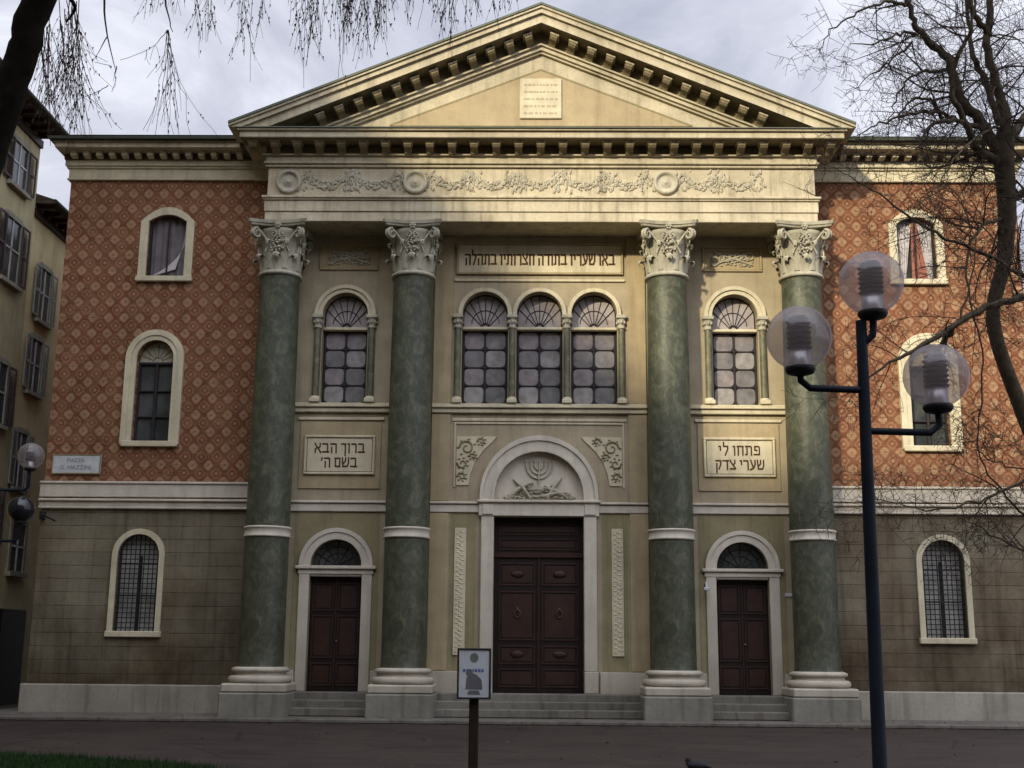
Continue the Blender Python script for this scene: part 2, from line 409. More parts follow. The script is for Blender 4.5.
# --- wings
for s in (-1, 1):
    c = s * 9.42; xs = sorted((s * CX, s * WX))
    gw = arch(s * 9.56, .5, 1.94, 3.72)
    P_(MB().sheet(rect(*xs, 0, 4.82), [gw], .03, .3), 'wall', M['ashlar'], label='lower wing wall of scored grey brown stucco')
    up = seg(c, .48, 10.67, 12.12, .18); mid = arch(s * 9.50, .46, 6.48, 8.56)
    P_(MB().sheet(rect(*xs, 4.8, 14.0), [up, mid], .05, .3), 'wall', M['brick'], label='wing wall of red and tan patterned brick')
    # side return and back
    e = s * WX
    P_(MB().add([(e, .03, 0), (e, 14, 0), (e, 14, 4.8), (e, .03, 4.8)], [(0, 1, 2, 3)]), 'side_wall', M['ashlar'])
    P_(MB().add([(e, .05, 4.8), (e, 14, 4.8), (e, 14, 14), (e, .05, 14)], [(0, 1, 2, 3)]), 'side_wall', M['brick'])
    # base course
    m = MB(); m.bbox(min(s * 7.0, s * 12.1), max(s * 7.0, s * 12.1), -.10, .02, 0, .72, .03)
    m.bbox(min(s * 12.0, s * 12.1), max(s * 12.0, s * 12.1), .02, 14, 0, .72, .03)
    P_(m, 'base_course', M['base'])
    # string course between ashlar and brick
    m = MB(); a, b = min(s * CX, s * 12.06), max(s * CX, s * 12.06)
    m.bbox(a, b, -.05, .04, 5.10, 5.42); m.bbox(a, b, -.09, .04, 5.42, 5.48); m.bbox(a, b, -.07, .04, 4.82, 4.88); m.bbox(a, b, -.03, .04, 4.88, 5.0); m.bbox(a, b, -.10, .04, 5.0, 5.06)
    P_(m, 'string_course', M['trim_cool'])
    # cornice of the wing
    e1 = s * 12.05
    def cb(y, z0, z1, extra): 
        m.bbox(min(s * 6.5, e1 + s * extra), max(s * 6.5, e1 + s * extra), y, .045, z0, z1, .012)
        m.bbox(min(s * 11.9, e1 + s * extra), max(s * 11.9, e1 + s * extra), .045, 14, z0, z1, .012)
    m = MB(); cb(-.04, 13.22, 13.27, .03); cb(-.02, 13.27, 13.52, .0); cb(-.07, 13.52, 13.57, .05); cb(-.12, 13.57, 13.72, .08)
    P_(m, 'frieze', M['trim'])
    m = MB(); cb(-.16, 13.72, 13.88, .1); P_(m, 'modillion_backing', M['roof'])
    m = MB(); cb(-.58, 13.88, 14.01, .2); cb(-.63, 14.01, 14.035, .25); P_(m, 'cornice', M['ent'])
    m = MB(); cb(-.74, 14.038, 14.13, .32); P_(m, 'gutter', M['gutter'])
    # roof
    X0, X1 = s * 6.4, s * 12.45
    m = MB().add([(X0, -.75, 14.14), (X1, -.75, 14.14), (X1, 14.5, 14.14), (X0, 14.5, 14.14), (X0, 6.9, 16.4), (s * 8.5, 6.9, 16.4)],
                 [(0, 1, 5, 4), (1, 2, 5), (2, 3, 4, 5), (0, 3, 2, 1)])
    P_(m, 'roof', M['roof'], label='low hipped tile roof of a wing')
P_(MB().box(-WX, WX, 13.9, 14, 0, 14.0), 'back_wall', M['wall_olive'])
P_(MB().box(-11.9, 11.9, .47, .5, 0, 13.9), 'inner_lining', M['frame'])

# --- modillions (one mesh each kind, copied)
mo = MB().prismx([(0, 0), (0, .22), (-.36, .22), (-.36, .12), (-.31, .07), (-.22, .06), (-.13, .02), (-.08, -.03)], -.09, .09)
NF0 = len(mo.f); mo.bbox(-.118, .118, -.385, 0, .175, .222, .01)
first = None; nmod = 26
def put(mesh_o, loc, ry=0):
    c = mesh_o.copy(); COL.objects.link(c); c.parent = B; c.location = loc; c.rotation_euler.y = ry; return c
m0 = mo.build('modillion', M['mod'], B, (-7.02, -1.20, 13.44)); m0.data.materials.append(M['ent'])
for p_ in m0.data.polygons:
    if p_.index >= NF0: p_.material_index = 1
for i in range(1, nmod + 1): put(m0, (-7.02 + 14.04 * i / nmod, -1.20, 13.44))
SL = 3.15 / 7.55; ANG = math.atan(SL)
for s in (-1, 1):
    for i in range(14):
        x = .26 + i * .462
        z = 17.15 - SL * x - .74
        if z > 14.02: put(m0, (s * x, -1.16, z), s * ANG)
sm = MB().prismx([(0, 0), (0, .145), (-.20, .145), (-.20, .03), (-.13, .0)], -.07, .07)
s0 = sm.build('modillion', M['trim'], B, (-11.85, -.16, 13.728))
for s in (-1, 1):
    for i in range(14):
        x = 11.85 - .325 * i
        if s == -1 and i == 0: continue
        put(s0, (s * x, -.16, 13.728))

# --- entablature
E0 = 6.72
m = MB()
def eb(w, y, z0, z1, b=.012): m.bbox(-w, w, y, 0.02, z0, z1, b)
eb(E0, -1.12, 11.74, 11.98); eb(E0 + .02, -1.15, 11.985, 12.26); eb(E0 + .05, -1.19, 12.265, 12.31); eb(E0 + .08, -1.23, 12.31, 12.37)
P_(m, 'architrave', M['ent'])
m = MB(); eb(E0 - .03, -1.09, 12.375, 13.13); P_(m, 'frieze', M['ent'])
m = MB(); eb(E0 + .03, -1.16, 13.13, 13.20); eb(E0 + .07, -1.22, 13.20, 13.26); eb(E0 + .03, -1.17, 13.26, 13.40); eb(E0 + .1, -1.25, 13.40, 13.44)
P_(m, 'bed_moulding', M['ent'])
m = MB(); eb(E0 + .02, -1.19, 13.443, 13.658); P_(m, 'modillion_backing', M['stone_shade'])
m = MB(); eb(7.30, -1.72, 13.665, 13.82); eb(7.36, -1.79, 13.823, 13.87); P_(m, 'corona', M['ent'])
m = MB(); m.box(-7.40, 7.40, -1.83, -.9, 13.873, 13.897); P_(m, 'flashing', M['flash'])
P_(MB().box(-7.27, 7.27, -1.69, -1.2, 13.655, 13.664), 'soffit_shade', M['stone_shade'])  # dark sheet below the corona, painted shade
# --- pediment
def rake(a, b, y0, y1, zlow=13.90, xend=7.56):
    """both sloping strips between depth a and b below the roof line"""
    k = MB()
    for s in (-1, 1):
        xa = min(xend, (17.15 - a - zlow) / SL); xb = min(xend, (17.15 - b - zlow) / SL)
        pts = [(0, 17.15 - a), (s * xa, 17.15 - a - SL * xa)]
        if xa >= xend - 1e-6 and 17.15 - b - SL * xend < zlow and 17.15 - a - SL * xend > zlow: pts.append((s * xend, zlow))
        pts += [(s * xb, 17.15 - b - SL * xb), (0, 17.15 - b)]
        k.prism(pts, y0, y1)
    return k
P_(rake(-.03, .03, -1.86, -.8), 'flashing', M['flash'])
k = rake(.034, .09, -1.83, -.8); q = rake(.094, .21, -1.78, -.8); k.add(q.v, q.f); q = rake(.214, .44, -1.70, -.8); k.add(q.v, q.f)
P_(k, 'raking_cornice', M['ent'])
P_(rake(.444, .75, -1.15, -.8), 'modillion_backing', M['stone_shade'])
P_(rake(.441, .4435, -1.68, -1.16), 'soffit_shade', M['stone_shade'])  # same painted shade under the raking cornice
k = rake(.754, .80, -1.25, -.8); q = rake(.804, .90, -1.18, -.8); k.add(q.v, q.f); q = rake(.904, .96, -1.11, -.8); k.add(q.v, q.f)
P_(k, 'raking_moulding', M['ent'])
P_(MB().prism([(0, 16.3), (6.0, 13.80), (-6.0, 13.80)], -1.02, -.75), 'tympanum', M['ent'])
def tri_line(z_ap, xe, sl, w, y0, y1):
    k = MB()
    for s in (-1, 1): k.prism([(0, z_ap), (s * xe, z_ap - sl * xe), (s * xe, z_ap - sl * xe - w), (0, z_ap - w)], y0, y1)
    return k
P_(tri_line(15.80, 3.75, .40, .045, -1.045, -1.0), 'groove', M['wall_olive'])
P_(MB().prism([(0, 15.75), (3.7, 14.27), (-3.7, 14.27)], -1.04, -1.0), 'tympanum_panel', M['wall_warm'])
pl = P_(MB().bbox(-.52, .52, -1.09, -1.02, 14.45, 15.52, .02), 'plaque', M['trim'], label='square carved stone tablet in the middle of the pediment')
k = MB()
for r_ in range(5):
    x = -.42
    while x < .38:
        w = random.uniform(.04, .12); k.box(x, min(x + w, .42), -1.095, -1.085, 15.32 - r_ * .19, 15.37 - r_ * .19); x += w + random.uniform(.02, .05)
P_(k, 'carved_line', stucco('cut_letter_stone', (.46, .40, .28), .6), pl)
P_(MB().prism([(0, 17.10), (7.5, 13.97), (7.5, 13.8), (-7.5, 13.8), (-7.5, 13.97)], -.82, 14.2), 'roof', M['roof'], label='shallow gabled roof behind the pediment')
P_(MB().box(-6.55, 6.55, -.8, 13.85, 13.0, 13.8), 'attic', M['wall'])

# --- frieze ornament: roundels and garlands
def roundel(x):
    k = MB(); prof = [(.31, 0), (.31, .06), (.28, .09), (.235, .085), (.215, .03), (.13, .015), (.11, .045), (.07, .03), (.05, .06), (.0001, .07)]
    q = MB().lathe([(r, z) for r, z in prof], n=28); k.add([(x + a, -1.09 - c_, 12.755 + b_) for a, b_, c_ in q.v], q.f, True)
    P_(k, 'roundel', M['relief'])
for x in (-6.17, -3.06, 3.06): roundel(x)
def garland(x0, x1, z, sag):
    k = MB(); n = int(abs(x1 - x0) / .035)
    for i in range(n + 1):
        t = i / n; x = x0 + (x1 - x0) * t; zz = z - sag * 4 * t * (1 - t); fat = .35 + sin(pi * t) * .65
        for j in range(4): k.blob((x + random.uniform(-.03, .03), -1.095, zz + random.uniform(-.12, .09) * fat), random.uniform(.025, .055), .032, random.uniform(.02, .05), .3, 5, 4)
    for xe in (x0, x1):                                   # ribbons and leaves where it hangs
        for j in range(26):
            k.blob((xe + random.uniform(-.2, .2), -1.095, z + random.uniform(-.45, .1)), random.uniform(.015, .045), .03, random.uniform(.03, .08), .3, 5, 4)
        for sg in (-1, 1): k.tube([(xe, -1.10, z + .03), (xe + sg * .12, -1.11, z - .1), (xe + sg * .09, -1.1, z - .25), (xe + sg * .2, -1.1, z - .33)], [.018, .022, .018, .01], 5)
    return k
for a, b in ((-5.75, -4.65), (-4.6, -3.5), (-2.65, -1.75), (-1.65, -.65), (-.55, .45), (.55, 1.55), (1.65, 2.6), (3.5, 4.3), (4.4, 5.3)):
    P_(garland(a, b, 12.98, .30), 'garland', M['relief'])

# --- string courses between the columns
for (z0, zz) in ((7.20, 0), (4.78, 1)):
    for (a, b) in ((-6.0, -3.55), (-2.62, 2.62), (3.55, 6.0)):
        m = MB()
        if zz == 0:
            m.bbox(a, b, -.10, .0, 7.21, 7.32); m.bbox(a, b, -.16, .0, 7.33, 7.39); m.bbox(a, b, -.12, 0, 7.39, 7.44)
        else:
            m.bbox(a, b, -.06, 0, 4.79, 4.98); m.bbox(a, b, -.11, 0, 4.99, 5.05)
        P_(m, 'string_course', M['trim'] if zz == 0 else M['trim_cool'])
# panels (slightly proud sheets of another stucco)
for c in SD:
    P_(MB().box(c - .98, c + .98, -.035, 0, 5.35, 6.98), 'wall_panel', M['wall_warm'])
    P_(MB().sheet(rect(c - 1.02, c + 1.02, 1.08, 4.76), [arch(c, .86, 1.08, 3.52)][:1], -.012, .012), 'wall_panel', M['wall_olive'])
    P_(MB().bbox(c - 1.05, c + 1.05, -.05, 0, 7.02, 7.09), 'fillet', M['trim'])
for s in (-1, 1):
    a, b = sorted((s * 1.50, s * 2.12))
    P_(MB().box(a, b, -.012, 0, 1.10, 4.77), 'wall_panel', M['wall_olive'])
    a, b = sorted((s * 2.16, s * 2.62))
    P_(MB().bbox(a, b, -.06, 0, 1.10, 4.77), 'wall_strip', M['wall_warm'], label='upright pilaster strip beside a middle column')
    P_(MB().bbox(a, b, -.06, 0, 5.06, 7.19), 'wall_strip', M['wall_warm'])
    P_(MB().bbox(a, b, -.06, 0, 7.45, 11.73), 'wall_strip', M['wall_warm'])
    a, b = sorted((s * 1.44, s * 2.62))
    P_(MB().bbox(a, b, -.10, 0, .45, 1.09), 'base_course', M['trim_cool'])
    for (a, b) in ((3.5, 3.92), (5.72, 6.1)):
        a, b = sorted((s * a, s * b)); P_(MB().bbox(a, b, -.08, 0, .45, 1.08), 'base_course', M['trim_cool'])
m = MB(); m.bbox(-2.12, 2.12, -.03, 0, 7.02, 7.09); P_(m, 'fillet', M['trim'])
m = MB(); m.bbox(-2.12, 2.12, -.05, 0, 10.56, 10.62, .01); P_(m, 'fillet', M['trim'])
P_(MB().band([(-2.02, 5.4), (-2.02, 6.95), (2.02, 6.95), (2.02, 5.4)], [(-2.06, 5.4), (-2.06, 6.99), (2.06, 6.99), (2.06, 5.4)], -.03, 0), 'fillet', M['trim'])

# --- inscription panels
def panel_frame(x0, x1, z0, z1, y=-.05, w=.05):
    k = MB(); k.bbox(x0, x1, y, 0, z0, z0 + w); k.bbox(x0, x1, y, 0, z1 - w, z1); k.bbox(x0, x0 + w, y, 0, z0 + w, z1 - w); k.bbox(x1 - w, x1, y, 0, z0 + w, z1 - w)
    return k
ip = P_(MB().box(-2.02, 2.02, -.045, 0, 10.80, 11.50), 'inscription_panel', M['trim'], label='long pale panel with one line of brown Hebrew letters above the triple window')
P_(panel_frame(-2.08, 2.08, 10.74, 11.56, -.075), 'panel_frame', M['wall_warm'], ip)
hebrew('באו שעריו בתודה חצרותיו בתהלה', ip, 0, 10.99, 11.27, 3.72, -.045, M['letters'])
for s, (l1, l2) in ((-1, ('ברוך הבא', "בשם ה'")), (1, ('פתחו לי', 'שערי צדק'))):
    c = s * 4.83
    ip = P_(MB().box(c - .78, c + .78, -.075, -.034, 5.76, 6.56), 'inscription_panel', M['trim'], label='pale square panel with two lines of brown Hebrew letters above a side door')
    k = panel_frame(c - .86, c + .86, 5.68, 6.64, -.10, .06); P_(k, 'panel_frame', M['trim'], ip)
    w2 = .85 if s < 0 else 1.15
    hebrew(l1, ip, c, 6.21, 6.44, 1.2 if s < 0 else .98, -.075, M['letters'])
    hebrew(l2, ip, c, 5.86, 6.09, w2, -.075, M['letters'])
# carved panels above the side windows
def scrollwork(k, x0, x1, z0, z1, y, n, r=.02, seed=0):
    rr = random.Random(seed); 
    for i in range(n):
        cx = x0 + (x1 - x0) * (i + .5) / n; cz = (z0 + z1) / 2 + rr.uniform(-.25, .25) * (z1 - z0); a0 = rr.uniform(0, 6.28); sg = rr.choice((-1, 1)); rad = (z1 - z0) * rr.uniform(.25, .42)
        pts = []
        for j in range(14):
            t = j / 13; rad_t = rad * (1 - .8 * t); pts.append((min(x1, max(x0, cx + rad_t * cos(a0 + sg * t * 7))), y - .01, min(z1, max(z0, cz + rad_t * sin(a0 + sg * t * 7)))))
        k.tube(pts, [r * (.6 + .6 * sin(pi * j / 13)) for j in range(14)], 5)
    for i in range(n * 7):
        k.blob((rr.uniform(x0, x1), y, rr.uniform(z0, z1)), rr.uniform(.015, .05), .03, rr.uniform(.012, .035), .3, 5, 4)
for c in (-4.78, 4.80):
    rp = P_(MB().box(c - .68, c + .68, -.02, 0, 10.90, 11.44), 'relief_panel', M['wall_warm'], label='small carved panel above an arched side window')
    P_(panel_frame(c - .74, c + .74, 10.84, 11.50, -.05), 'panel_frame', M['wall_warm'], rp)
    k = MB(); scrollwork(k, c - .52, c + .52, 10.97, 11.38, -.03, 7, .024, 3)
    k.tube([(c - .5, -.04, 11.0), (c + .45, -.05, 11.33)], [.02, .03], 6); k.tube([(c - .45, -.04, 11.33), (c + .5, -.05, 11.0)], [.03, .02], 6)
    P_(k, 'relief', M['cap'], rp)

# --- leaded windows
def leaded(cx, hw, z0, zs, zt, seed, lbl=None):
    rr = random.Random(seed)
    w = P_(MB().prism(arch(cx, hw + .02, z0 - .01, zs, hw + .02), .26, .32), 'window', M['frame'], label=lbl)
    k = MB(); cols, rows = 2, 4; gw = (2 * hw - .08) / cols; gh = (zt - z0 - .06) / rows
    for i in range(cols):
        for j in range(rows):
            x0 = cx - hw + .04 + i * gw + .025; x1 = x0 + gw - .05; a = z0 + .03 + j * gh + .02; b = a + gh - .04; r = .11
            pts = []
            for (qx, qz, st) in ((x1 - r, b - r, 0), (x0 + r, b - r, 90), (x0 + r, a + r, 180), (x1 - r, a + r, 270)):
                for t in range(4): pts.append((qx + r * cos(R(st + t * 30)), qz + r * sin(R(st + t * 30))))
            y = .25 + rr.uniform(-.003, .003); tilt = rr.uniform(-.01, .01)
            k.add([(x, y + tilt * (x - x0), z) for x, z in pts], [tuple(range(len(pts)))])
    P_(k, 'pane', M['pane'], w)
    # half round light with radiating bars
    r = hw - .035; k = MB(); n = 20
    k.add([(cx, .25, zt + .06)] + [(cx + r * cos(pi * i / n), .25, (zs if 0 < i < n else zt + .06) + (r * sin(pi * i / n) if 0 < i < n else 0)) for i in range(n + 1)], [(0, i + 1, i + 2) for i in range(n)])
    P_(k, 'pane', M['fan'], w, label='pale half round light with radiating bars')
    k = MB(); 
    for i in range(1, 8):
        a = pi * i / 8; k.tube([(cx + .1 * cos(a), .235, zt + .08 + .1 * sin(a)), (cx + hw * cos(a), .235, zs + hw * sin(a))], .011, 4)
    k.tube([(cx + .1 * cos(pi * i / 10), .235, zt + .06 + .12 * sin(pi * i / 10)) for i in range(11)], .025, 5)
    k.tube([(cx + .34 * cos(pi * i / 12), .235, (zs + zt) / 2 + .34 * sin(pi * i / 12)) for i in range(13)], .010, 4)
    for i in range(cols + 1): k.bbox(cx - hw + .04 + i * gw - .022, cx - hw + .04 + i * gw + .022, .215, .26, z0, zt, .005)
    for j in range(1, rows): k.bbox(cx - hw, cx + hw, .225, .26, z0 + .03 + j * gh - .012, z0 + .03 + j * gh + .012, .004)
    P_(k, 'glazing_bar', M['frame'], w)
    k = MB().bbox(cx - hw, cx + hw, .06, .25, zt - .02, zt + .055); P_(k, 'transom', M['trim'], w)
    return w
def colonnette(x, zb, zc, zt, r=.085, wide=.12, parent=None):
    c = P_(MB().tube([(x, -.03, zb + .12), (x, -.03, zc)], [r, r * .93], 16), 'colonnette', M['colonnette'], parent)
    k = MB().bbox(x - wide, x + wide, -.17, .1, zb, zb + .1); k.lathe([(r * 1.4, zb + .1), (r * 1.4, zb + .13), (r * 1.1, zb + .16)], (x, -.03, 0), 16)
    P_(k, 'base', M['trim'], c)
    k = MB().lathe([(r, zc - .02), (r * 1.3, zc), (r, zc + .02), (r * 1.05, zc + .1), (r * 1.5, zc + .22)], (x, -.03, 0), 16)
    for i in range(8): 
        a = 2 * pi * i / 8; k.blob((x + r * 1.25 * cos(a), -.03 + r * 1.25 * sin(a), zc + .14), .035, .035, .05, .2, 5, 4)
    k.bbox(x - wide - .01, x + wide + .01, -.18, .1, zc + .23, zt); P_(k, 'capital', M['cap'], c)
for i, c in enumerate(TR):
    w = leaded(c, .57, 7.46, 9.72, 9.36, i, 'arched window of the triple group with rounded leaded panes')
    P_(MB().band(arch(c, .57, 9.68, 9.72)[0:], arch(c, .665, 9.68, 9.72), -.09, 0).band(arch(c, .565, 9.68, 9.72), arch(c, .60, 9.68, 9.72), -.11, -.09), 'archivolt', M['trim'], w)
for x in (-2.02, -.675, .675, 2.02): colonnette(x, 7.45, 9.36, 9.68)
for i, c in enumerate(SD):
    w = leaded(c, .56, 7.46, 9.68, 9.33, 9 + i, 'single arched window with rounded leaded panes between two columns')
    P_(MB().band(arch(c, .565, 9.66, 9.68), arch(c, .74, 9.66, 9.68), -.08, 0).band(arch(c, .67, 9.66, 9.68), arch(c, .76, 9.66, 9.68), -.12, -.08), 'archivolt', M['trim'], w)
    for s in (-1, 1): colonnette(c + s * .67, 7.45, 9.34, 9.66, .09, .13)

# --- wing windows
def surround(cx, hi, ho, z0, zs, rise_i, rise_o, y, kind='arch', sill=True, name='window_frame', par=None, m=None, n=18):
    f = arch if kind == 'arch' else seg
    a = (lambda h, r: arch(cx, h, z0, zs, r, n)) if kind == 'arch' else (lambda h, r: seg(cx, h, z0, zs, r))
    k = MB().band(a(hi, rise_i), a(ho, rise_o), y, .05)
    if sill: k.bbox(cx - ho - .03, cx + ho + .03, y - .05, .05, z0 - .14, z0 - .001)
    return k
for s in (-1, 1):
    # top floor: flat segmental head, curtains
    c = s * 9.42
    w = P_(surround(c, .48, .68, 10.67, 12.12, .18, .38, -.02, 'seg'), 'window', M['trim'],
           label='top floor wing window with pale stone frame and drawn curtains')
    P_(MB().box(c - .5, c + .5, .31, .33, 10.6, 12.4), 'pane', M['glass'], w)
    k = MB()
    def cloth(x0, x1, z0, z1, xb0, xb1, y):
        n = 22; vs = []; 
        for i in range(n + 1):
            t = i / n
            vs.append((x0 + (x1 - x0) * t, y + .025 * sin(t * 30), z1)); vs.append((xb0 + (xb1 - xb0) * t, y + .035 * sin(t * 27 + 1), z0))
        k.add(vs, [(2 * i, 2 * i + 1, 2 * i + 3, 2 * i + 2) for i in range(n)], True)
    if s < 0:
        cloth(c - .44, c + .44, 10.7, 12.26, c - .44, c + .44, .24); P_(k, 'curtain', M['curtain'], w, label='grey curtain')
        k = MB(); n = 14; vs = []
        for i in range(n + 1):
            t = i / n; vs += [(c + .2 + .22 * cos(t * 1.5), .16, 12.1 - t * 1.2), (c + .46 - .85 * t ** 3, .17, 12.1 - t * 1.38)]
        k.add(vs, [(2 * i, 2 * i + 1, 2 * i + 3, 2 * i + 2) for i in range(n)], True); P_(k, 'curtain', M['curtain_white'], w, label='white curtain swept aside')
    else:
        cloth(c - .44, c - .05, 10.7, 12.26, c - .42, c - .25, .2); cloth(c + .08, c + .44, 10.7, 12.26, c + .3, c + .44, .2); P_(k, 'curtain', M['curtain_white'], w, label='white curtain')
        k = MB(); cloth(c - .07, c + .07, 10.7, 12.2, c - .1, c + .3, .17); P_(k, 'curtain', M['curtain_pink'], w, label='pink curtain')
    P_(MB().bbox(c - .48, c - .43, .12, .2, 10.67, 12.25).bbox(c + .43, c + .48, .12, .2, 10.67, 12.25).bbox(c - .43, c + .43, .12, .2, 10.68, 10.74).bbox(c-.02,c+.02,.12,.155,10.74,12.28), 'sash', M['frame'], w)
    # middle floor: round arch
    c = s * 9.50
    w = P_(surround(c, .46, .66, 6.48, 8.56, .46, .66, -.02), 'window', M['trim'], label='tall arched middle floor wing window with pale fan light')
    k = surround(c, .58, .72, 6.40, 8.56, .58, .72, -.05, sill=False); P_(k, 'outer_moulding', M['trim'], w)
    P_(MB().box(c - .5, c + .5, .29, .31, 6.4, 8.5), 'pane', M['glass'], w)
    k = MB(); n = 16; k.add([(c, .27, 8.5)] + [(c + .46 * cos(pi * i / n), .27, 8.5 + .51 * sin(pi * i / n)) for i in range(n + 1)], [(0, i + 1, i + 2) for i in range(n)])
    P_(k, 'fan_light', M['relief'], w)
    k = MB()
    for i in range(1, 8): a = pi * i / 8; k.tube([(c + .12 * cos(a), .262, 8.52 + .12 * sin(a)), (c + .45 * cos(a), .262, 8.52 + .45 * sin(a))], .012, 4)
    k.tube([(c + .12 * cos(pi * i / 8), .262, 8.52 + .12 * sin(pi * i / 8)) for i in range(9)], .015, 4)
    P_(k, 'fan_rib', M['wall_olive'], w)
    k = MB(); k.bbox(c - .46, c + .46, .2, .29, 8.43, 8.5); k.bbox(c - .035, c + .035, .2, .285, 6.48, 8.43); k.bbox(c - .46, c - .41, .2, .285, 6.48, 8.43); k.bbox(c + .41, c + .46, .2, .285, 6.48, 8.43)
    for z in (6.5, 7.1, 7.75): k.bbox(c - .46, c + .46, .215, .284, z, z + .035)
    P_(k, 'sash', M['frame'], w)
    # ground floor: grille
    c = s * 9.56
    w = P_(surround(c, .5, .63, 1.94, 3.72, .5, .63, -.03, sill=True), 'window', M['trim'], label='ground floor arched wing window behind an iron grille')
    P_(MB().prism(arch(c, .51, 1.9, 3.72, .51), .27, .3), 'pane', M['glass_grille'], w)
    k = MB()
    def zt(x): return 3.72 + math.sqrt(max(0, .25 - (x - c) ** 2))
    for i in range(9):
        x = c - .44 + .11 * i; k.tube([(x, .12, 1.93), (x, .12, zt(x))], .012 if i % 4 else .02, 5)
    z = 2.02
    while z < 4.18:
        hw = .5 if z < 3.72 else math.sqrt(max(0, .25 - (z - 3.72) ** 2)); k.tube([(c - hw, .135, z), (c + hw, .135, z)], .011, 5); z += .115
    for z in (2.75, 3.5): k.bbox(c - .5, c + .5, .1, .125, z, z + .04)
    k.bbox(c - .03, c + .03, .24, .27, 1.95, 3.72)
    P_(k, 'grille', M['iron'], w)

# --- side doors
def relief_panel(k, x0, x1, z0, z1, y, w=.035, d=.02):
    k.bbox(x0, x1, y - d, y, z0, z0 + w, .008); k.bbox(x0, x1, y - d, y, z1 - w, z1, .008); k.bbox(x0, x0 + w, y - d, y, z0 + w, z1 - w, .008); k.bbox(x1 - w, x1, y - d, y, z0 + w, z1 - w, .008)
    k.bbox(x0 + w * 2, x1 - w * 2, y - d * .6, y, z0 + w * 2, z1 - w * 2, .01)
for s in (-1, 1):
    c = s * 4.82
    d = P_(MB().box(c - .62, c + .62, .20, .28, .60, 3.25), 'door', M['wood'], label='dark brown side door with arched light above')
    k = MB()
    for sx in (-1, 1):
        for (a, b) in ((.72, 1.25), (1.35, 2.35), (2.45, 3.12)): x0, x1 = sorted((c + sx * .05, c + sx * .56)); relief_panel(k, x0, x1, a, b, .20)
    k.bbox(c - .015, c + .015, .185, .2, .62, 3.24); P_(k, 'door_panel', M['wood2'], d)
    k = MB().lathe([(.001, 0), (.02, .01), (.022, .03), (.001, .045)], n=12); q = MB().add([(c + .05 + a, .2 - z - .01, 1.75 + b) for a, b, z in k.v], k.f, True); P_(q, 'handle', M['alu'], d)
    if s > 0: P_(MB().box(c - .42, c - .2, .190, .199, 2.02, 2.12), 'sticker', plain('red_sticker', (.09, .02, .015), .6), d)
    k = MB().bbox(c - .87, c - .625, -.05, .0, .60, 3.30).bbox(c + .625, c + .87, -.05, 0, .60, 3.30)
    k.bbox(c - .615, c + .615, -.02, .28, 3.25, 3.36); k.bbox(c - .90, c + .90, -.06, 0, 3.30, 3.42); k.bbox(c - .96, c + .96, -.12, 0, 3.42, 3.50)
    k.bbox(c - .87, c - .625, -.055, 0, .45, .597); k.bbox(c + .625, c + .87, -.055, 0, .45, .597)
    P_(k, 'door_frame', M['trim_cool'], d)
    k = MB().band(arch(c, .61, 3.50, 3.52), arch(c, .84, 3.50, 3.52), -.06, 0).band(arch(c, .78, 3.50, 3.52), arch(c, .88, 3.50, 3.52), -.09, -.055)
    P_(k, 'archivolt', M['trim_cool'], d)
    P_(MB().prism(arch(c, .62, 3.4, 3.52, .62), .24, .27), 'pane', M['glass'], d)
    k = MB()
    for i in range(1, 6): a = pi * i / 6; k.tube([(c, .22, 3.52), (c + .6 * cos(a), .22, 3.52 + .6 * sin(a))], .012, 4)
    for r in (.3, .45): k.tube([(c + r * cos(pi * i / 12), .22, 3.52 + r * sin(pi * i / 12)) for i in range(13)], .01, 4)
    P_(k, 'grille', M['iron'], d)
P_(MB().bbox(5.80, 5.98, -.03, 0, 2.86, 2.94), 'name_plate', M['sticker'], label='small white plate to the right of the right door')
k = MB().tube([(3.93, 0, 3.12), (3.93, -.2, 3.16), (3.93, -.24, 3.05)], .022, 8); k.bbox(3.86, 4.0, -.30, -.18, 2.98, 3.05); P_(k, 'bracket', M['sticker'])

# --- main portal
d = P_(MB().box(-1.07, 1.07, .24, .32, .60, 4.70), 'door', M['wood'], label='tall dark brown double door of the main portal')
k = MB()
relief_panel(k, -.95, .95, 4.28, 4.56, .24); relief_panel(k, -.95, .95, 3.92, 4.20, .24)
k.bbox(-1.07, 1.07, .19, .24, 3.74, 3.86)
for s in (-1, 1):
    for (a, b) in ((.72, 1.15), (1.25, 1.68), (1.80, 2.95), (3.08, 3.62)):
        x0, x1 = sorted((s * .08, s * .94)); relief_panel(k, x0, x1, a, b, .24)
    for z in (1.48, 3.35): k.blob((s * .5, .22, z), .16, .03, .08, .1, 10, 6)
k.bbox(-.02, .02, .21, .24, .62, 3.74)
P_(k, 'door_panel', M['wood2'], d)
for s in (-1, 1):
    q = MB().tube([(s * .5 + .07 * cos(t * pi / 6), .20 , 2.42 + .09 * sin(t * pi / 6)) for t in range(13)], .014, 6); q.blob((s * .5, .21, 2.53), .03, .03, .04, 0, 8, 6)
    P_(q, 'knocker', plain('old_brass', (.10, .07, .04), .5, .4, .2, .7), d)
k = MB().bbox(-1.38, -1.075, -.09, 0, 1.10, 4.70).bbox(1.075, 1.38, -.09, 0, 1.10, 4.70).bbox(-1.40, -1.075, -.12, 0, .60, 1.098).bbox(1.075, 1.40, -.12, 0, .60, 1.098)
k.bbox(-1.44, 1.44, -.11, 0, 4.705, 5.02); k.bbox(-1.48, 1.48, -.18, 0, 5.025, 5.09)
for s in (-1, 1): k.bbox(s * 1.22 - .13, s * 1.22 + .13, -.14, -.1, 4.74, 4.98)
P_(k, 'door_frame', M['trim_cool'], d)
